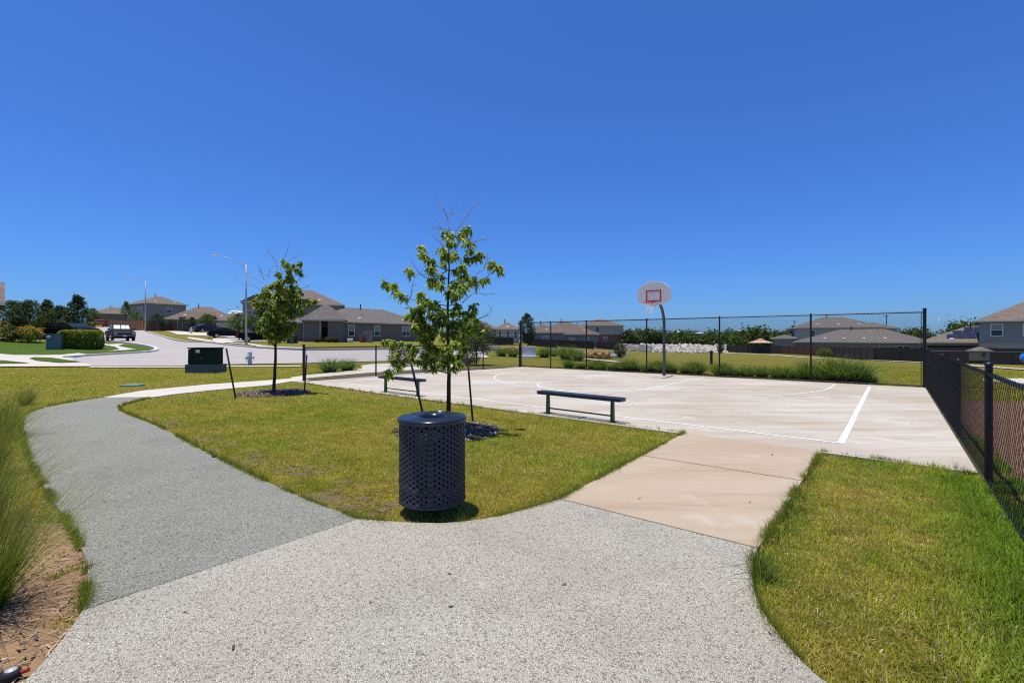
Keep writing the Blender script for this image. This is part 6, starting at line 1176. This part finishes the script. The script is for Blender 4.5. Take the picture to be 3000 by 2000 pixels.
def bush(label, p, rx, H, pal, n=2500, name='shrub', leaf=(.06, .12), cat='shrub', group=None, flowers=None):
    o = thing(name, label, cat, (p[0], p[1], T(*p) + LAWN), 0, group)
    def fn(n): q = shell(n, rx, rx * .9, H / 2, .45, .18); q[:, 2] += H * .52; return q
    V, F, C = foliage(n, fn, leaf, (leaf[0] * .45, leaf[1] * .45), pal); obj('foliage', np_mesh('foliage', V, F, M['leaf'], C), o)['kind'] = 'stuff'
    if flowers:
        def ff(n): q = shell(n, rx, rx * .9, H / 2, .85, .18); q[:, 2] += H * .54; return q[q[:, 2] > H * .5]
        V, F, C = foliage(700, ff, (.06, .11), (.05, .09), flowers); obj('flowers', np_mesh('flowers', V, F, M['leaf'], C), o)['kind'] = 'stuff'
    m = MB()
    for i in range(7): a = i * .9; m.tube([(0, 0, -.02), (rx * .25 * math.cos(a), rx * .25 * math.sin(a), H * .35), (rx * .55 * math.cos(a), rx * .55 * math.sin(a), H * .75)], [.022, .015, .006], 5)
    m.build('stem', M['bark'], o)['kind'] = 'stuff'; return o
DKS = [(0.04, 0.07, 0.015), (0.065, 0.105, 0.02), (0.025, 0.045, 0.012)]
bush('bush with orange flowers in front of the porch on the left', XD(84, 33.5), .85, 1.15, [(0.07, 0.15, 0.02), (0.10, 0.18, 0.03)], 2600, 'flower_bush', flowers=[(0.55, 0.22, 0.015), (0.6, 0.3, 0.02)])
bush('dark shrub beside the white porch column on the left', XD(32, 33), .6, 1.2, DKS, 1800)
bush('purple leaved shrub behind the branches of the middle tree', XD(1175, 25.5), .75, 1.0, [(0.07, 0.035, 0.04), (0.10, 0.05, 0.05), (0.05, 0.06, 0.02)], 1800); bush('second purple leaved shrub behind the middle tree trunk', XD(1262, 25.8), .75, 1.0, [(0.08, 0.035, 0.04), (0.10, 0.05, 0.05), (0.05, 0.06, 0.02)], 1800); bush('brownish twiggy shrub behind the low fence right of the middle tree', XD(1372, 26), .7, .95, [(0.10, 0.075, 0.05), (0.07, 0.07, 0.03), (0.13, 0.1, 0.07)], 1200)
bush('round dark shrub right of the orange boulder', XD(1816, 36.2), .48, 1.25, [(0.06, 0.095, 0.02), (0.09, 0.12, 0.03)], 1600)
for u, d, r_, lab in ((930, 62.5, .6, 'dark shrub left of the recessed door of the brick house'), (962, 63, .55, 'dark shrub in front of the recessed door of the brick house'), (982, 63.3, .45, 'small shrub right of the recessed door of the brick house')): bush(lab, XD(u, d), r_, .8, DKS, 700, group='shrubs at the brick house', leaf=(.1, .18))
bush('green shrub against the board fence behind the right bays', XD(2415, 81), 1.3, 1.6, [(0.09, 0.14, 0.02), (0.12, 0.16, 0.03)], 900, leaf=(.15, .25))
def tree(name, label, p, H, rx, z_low, pal, n=5000, shape='oval', leaf=(.12, .22), group=None, tr=.09):
    o = thing(name, label, 'tree', (p[0], p[1], T(*p) - .05), 0, group); C0, R_, N_ = [], [], []; nb_ = 26; m = MB(); top = Vector((rng.normal(0, .1), rng.normal(0, .1), H * .93)); m2 = MB().tube([(0, 0, 0), (0.02, .01, H * .3), (-.02, .03, H * .6), top], [tr, tr * .75, tr * .45, .02], 8)
    pts = []
    for i in range(nb_):
        t = (i + .5) / nb_; z = z_low + (H - z_low) * t
        prof = (math.sin(math.pi * min(1, .12 + t * .88)) ** .7 if shape == 'oval' else (1 - t) ** .8 + .06); a = i * 2.4 + rng.normal(0, .3); r_ = rx * prof * rng.uniform(.45, .85); c = Vector((r_ * math.cos(a), r_ * math.sin(a), z)); pts.append((c, max(.18, rx * (.42 if shape == 'oval' else .34) * (prof * .6 + .4)))); m.tube(bend((0, 0, max(z_low * .7, z - r_ * .6)), c, .15, 4), [tr * .35, tr * .3, tr * .2, tr * .15, .006], 5)
    per_ = max(1, n // nb_)
    def fn(_): return np.concatenate([np.array(c) + shell(per_, r, r, r * .8, .35, .2) for c, r in pts])
    V, F, C = foliage(n, fn, leaf, (leaf[0] * .45, leaf[1] * .45), pal); m2.build('trunk', M['bark'], o, smooth=True); m.build('branch', M['bark'], o)['kind'] = 'stuff'; obj('crown', np_mesh('crown', V, F, M['leaf'], C), o)['kind'] = 'stuff'; return o
GE = 'dark evergreens on the left lawn'
for u, d, H, rx, lab in ((38, 46, 3.7, 1.9, 'dark evergreen nearest the porch roof on the left'), (88, 47, 3.9, 1.7, 'dark evergreen second from the porch roof'), (140, 46, 4.0, 1.5, 'dark evergreen with a pointed top in the middle of the row'), (176, 45, 3.3, 1.4, 'shorter dark evergreen left of the tallest one'), (228, 42, 4.1, 1.55, 'tallest dark evergreen at the right end of the row by the street')):
    p = XD(u, d); tree('evergreen_tree', lab, p, H, rx, 1.0 if u < 200 else .5, DKS, 5200, 'cone' if u in (140, 228) else 'oval', (.10, .2), GE)
LTG = [(0.09, 0.14, 0.02), (0.06, 0.10, 0.018), (0.12, 0.16, 0.03)]
tree('young_tree', 'bushy young tree behind the low fence right of the middle tree', XD(1395, 26.5), 2.55, 1.1, .9, [(0.05, 0.09, 0.015), (0.07, 0.11, 0.02), (0.10, 0.13, 0.025)], 4200, 'oval', (.07, .13), tr=.05)
tree('young_tree', 'slim young tree at the left end post of the tall fence', XD(1545, 42), 3.75, .85, 1.1, [(0.045, 0.08, 0.018), (0.07, 0.105, 0.022), (0.03, 0.05, 0.012)], 3800, 'oval', (.09, .16), tr=.05)
tree('street_tree', 'small bright green tree in front of the gabled house', XD(605, 88), 3.4, 1.5, .8, LTG, 2400, 'oval', (.15, .25)); tree('street_tree', 'small leafy tree behind the black pickup across the street', XD(700, 62), 3.6, 1.5, 1.5, LTG, 2600, 'oval', (.12, .22)); tree('street_tree', 'small leafy tree right of the near lamp post', XD(742, 63), 3.3, 1.3, 1.5, DKS + LTG, 2000, 'oval', (.12, .22))
tree('street_tree', 'thin young tree above the cedar fence on the hill', XD(369, 112), 6.4, 1.5, 3.5, LTG, 900, 'cone', (.25, .4)); tree('street_tree', 'dark shrubby tree beside the cedar fence under the lamp', XD(462, 86), 3.2, 1.6, .8, DKS, 1600, 'oval', (.15, .3)); tree('street_tree', 'small dark tree left of the garage of the gabled house', XD(563, 92), 3.0, 1.2, .8, DKS, 1400, 'oval', (.15, .3)); tree('street_tree', 'small tree behind the red car on the hill', XD(274, 126), 4.4, 1.6, 1.2, LTG, 900, 'oval', (.25, .4)); tree('street_tree', 'small tree standing above the cedar fence near the hill house', XD(400, 100), 4.0, 1.6, 1.2, LTG, 900, 'oval', (.2, .35))
WD = [(0.05, 0.09, 0.018), (0.075, 0.12, 0.024), (0.11, 0.15, 0.032), (0.04, 0.07, 0.015), (0.12, 0.15, 0.04)]
def woods(label, spec, n):
    cs = []
    for u0, u1, d0, d1, cnt, h0, h1 in spec:
        for _ in range(cnt): d = rng.uniform(d0, d1); u = rng.uniform(u0, u1); x, y = XD(u, d); cs.append((x, y, T(x, y), rng.uniform(h0, h1), rng.uniform(2.0, 4.2)))
    per_ = n // len(cs)
    def fn(_): return np.concatenate([np.array((x, y, z + h * .5)) + shell(per_, r, r, h * .55, .5, .25) for x, y, z, h, r in cs])
    V, F, C = foliage(n, fn, (.7, 1.3), (.35, .7), WD); o = obj('woods', np_mesh('woods', V, F, M['far_leaf'], C)); return tag(o, label, 'woods', kind='stuff')
woods('dense green scrub woods along the far edge of the field', [(1826, 2135, 150, 200, 60, 3.8, 5.4), (1820, 2335, 200, 280, 70, 5.8, 7.6), (2130, 2335, 122, 165, 34, 4.2, 5.6), (2190, 2240, 125, 140, 4, 6.0, 7)], 52000)
woods('green tree tops between the roofs on the right', [(2630, 2730, 150, 190, 16, 6.5, 7.8), (2790, 2880, 130, 160, 12, 8, 10), (1560, 1640, 160, 200, 4, 4, 5)], 7000)
tree('young_tree', 'small dark tree on the white bank left of the dark fence', XD(2112, 98), 2.6, .9, .5, DKS, 700, 'oval', (.2, .35))
for u, v, d, w_, h_, lab in ((1986, 975, 215, 3.6, 2.2, 'small white building in the woods right of the hoop'), (2046, 978, 210, 3.2, 1.2, 'low pale roofed shed in the woods'), (2175, 972, 220, 4.4, 2.4, 'small white building in the woods near the right bays'), (1834, 978, 200, 3.4, 1.5, 'pale shed behind the woods left of the hoop')):
    b = P3(u, v, d - 12); o = thing('far_building', lab, 'building', (b.x, b.y, T(b.x, b.y)), .1); hh = b.z + .2 - T(b.x, b.y); MB().box((0, 0, hh / 2), (w_, 4, hh)).build('wall', M['white'], o); m = MB(); hip_roof(m, w_, 4, .3, hh + .1, h_ * .3); m.v = [(a - w_ / 2, q - 2, c) for a, q, c in m.v]; m.build('roof', M['white'], o)
for u, v, d, lab in ((2174, 944, 230, 'thin utility pole over the woods right of the hoop'), (2327, 938, 200, 'thin utility pole left of the two-storey house roof'), (2597, 921, 150, 'utility pole behind the right roofs'), (2811, 950, 160, 'short utility pole above the solar roof')):
    b = P3(u, v, d); z = T(b.x, b.y); o = thing('utility_pole', lab, 'utility pole', (b.x, b.y, z), 0, 'distant utility poles'); MB().tube([(0, 0, 0), (0, 0, b.z - z)], [.17, .11], 8).build('pole', M['stake'], o); MB().box((0, 0, b.z - z - .5), (1.8, .12, .12)).build('cross_arm', M['stake'], o)
# a small cloud low over the roofs
bm = bmesh.new()
for k in range(16):
    mt_ = Matrix.Translation((rng.uniform(-26, 26), rng.uniform(-8, 8), rng.uniform(-4, 7))) @ Matrix.Diagonal((rng.uniform(9, 15), 9, rng.uniform(5, 8), 1)); bmesh.ops.create_icosphere(bm, subdivisions=3, radius=1, matrix=mt_)
for v in bm.verts: v.co += Vector((math.sin(v.co.x * .6), 0, math.sin(v.co.z * .9 + v.co.x * .4))) * .9
me = bpy.data.meshes.new('cloud'); bm.to_mesh(me); bm.free(); cm = NT('cloud_white').col((0.85, 0.87, 0.9)).set(1.0, spec=0.0); me.materials.append(cm.m); me.shade_smooth(); b = P3(700, 920, 1500); tag(obj('cloud', me, None, tuple(b)), 'small white cloud low between the roofs on the left', 'cloud', kind='stuff')
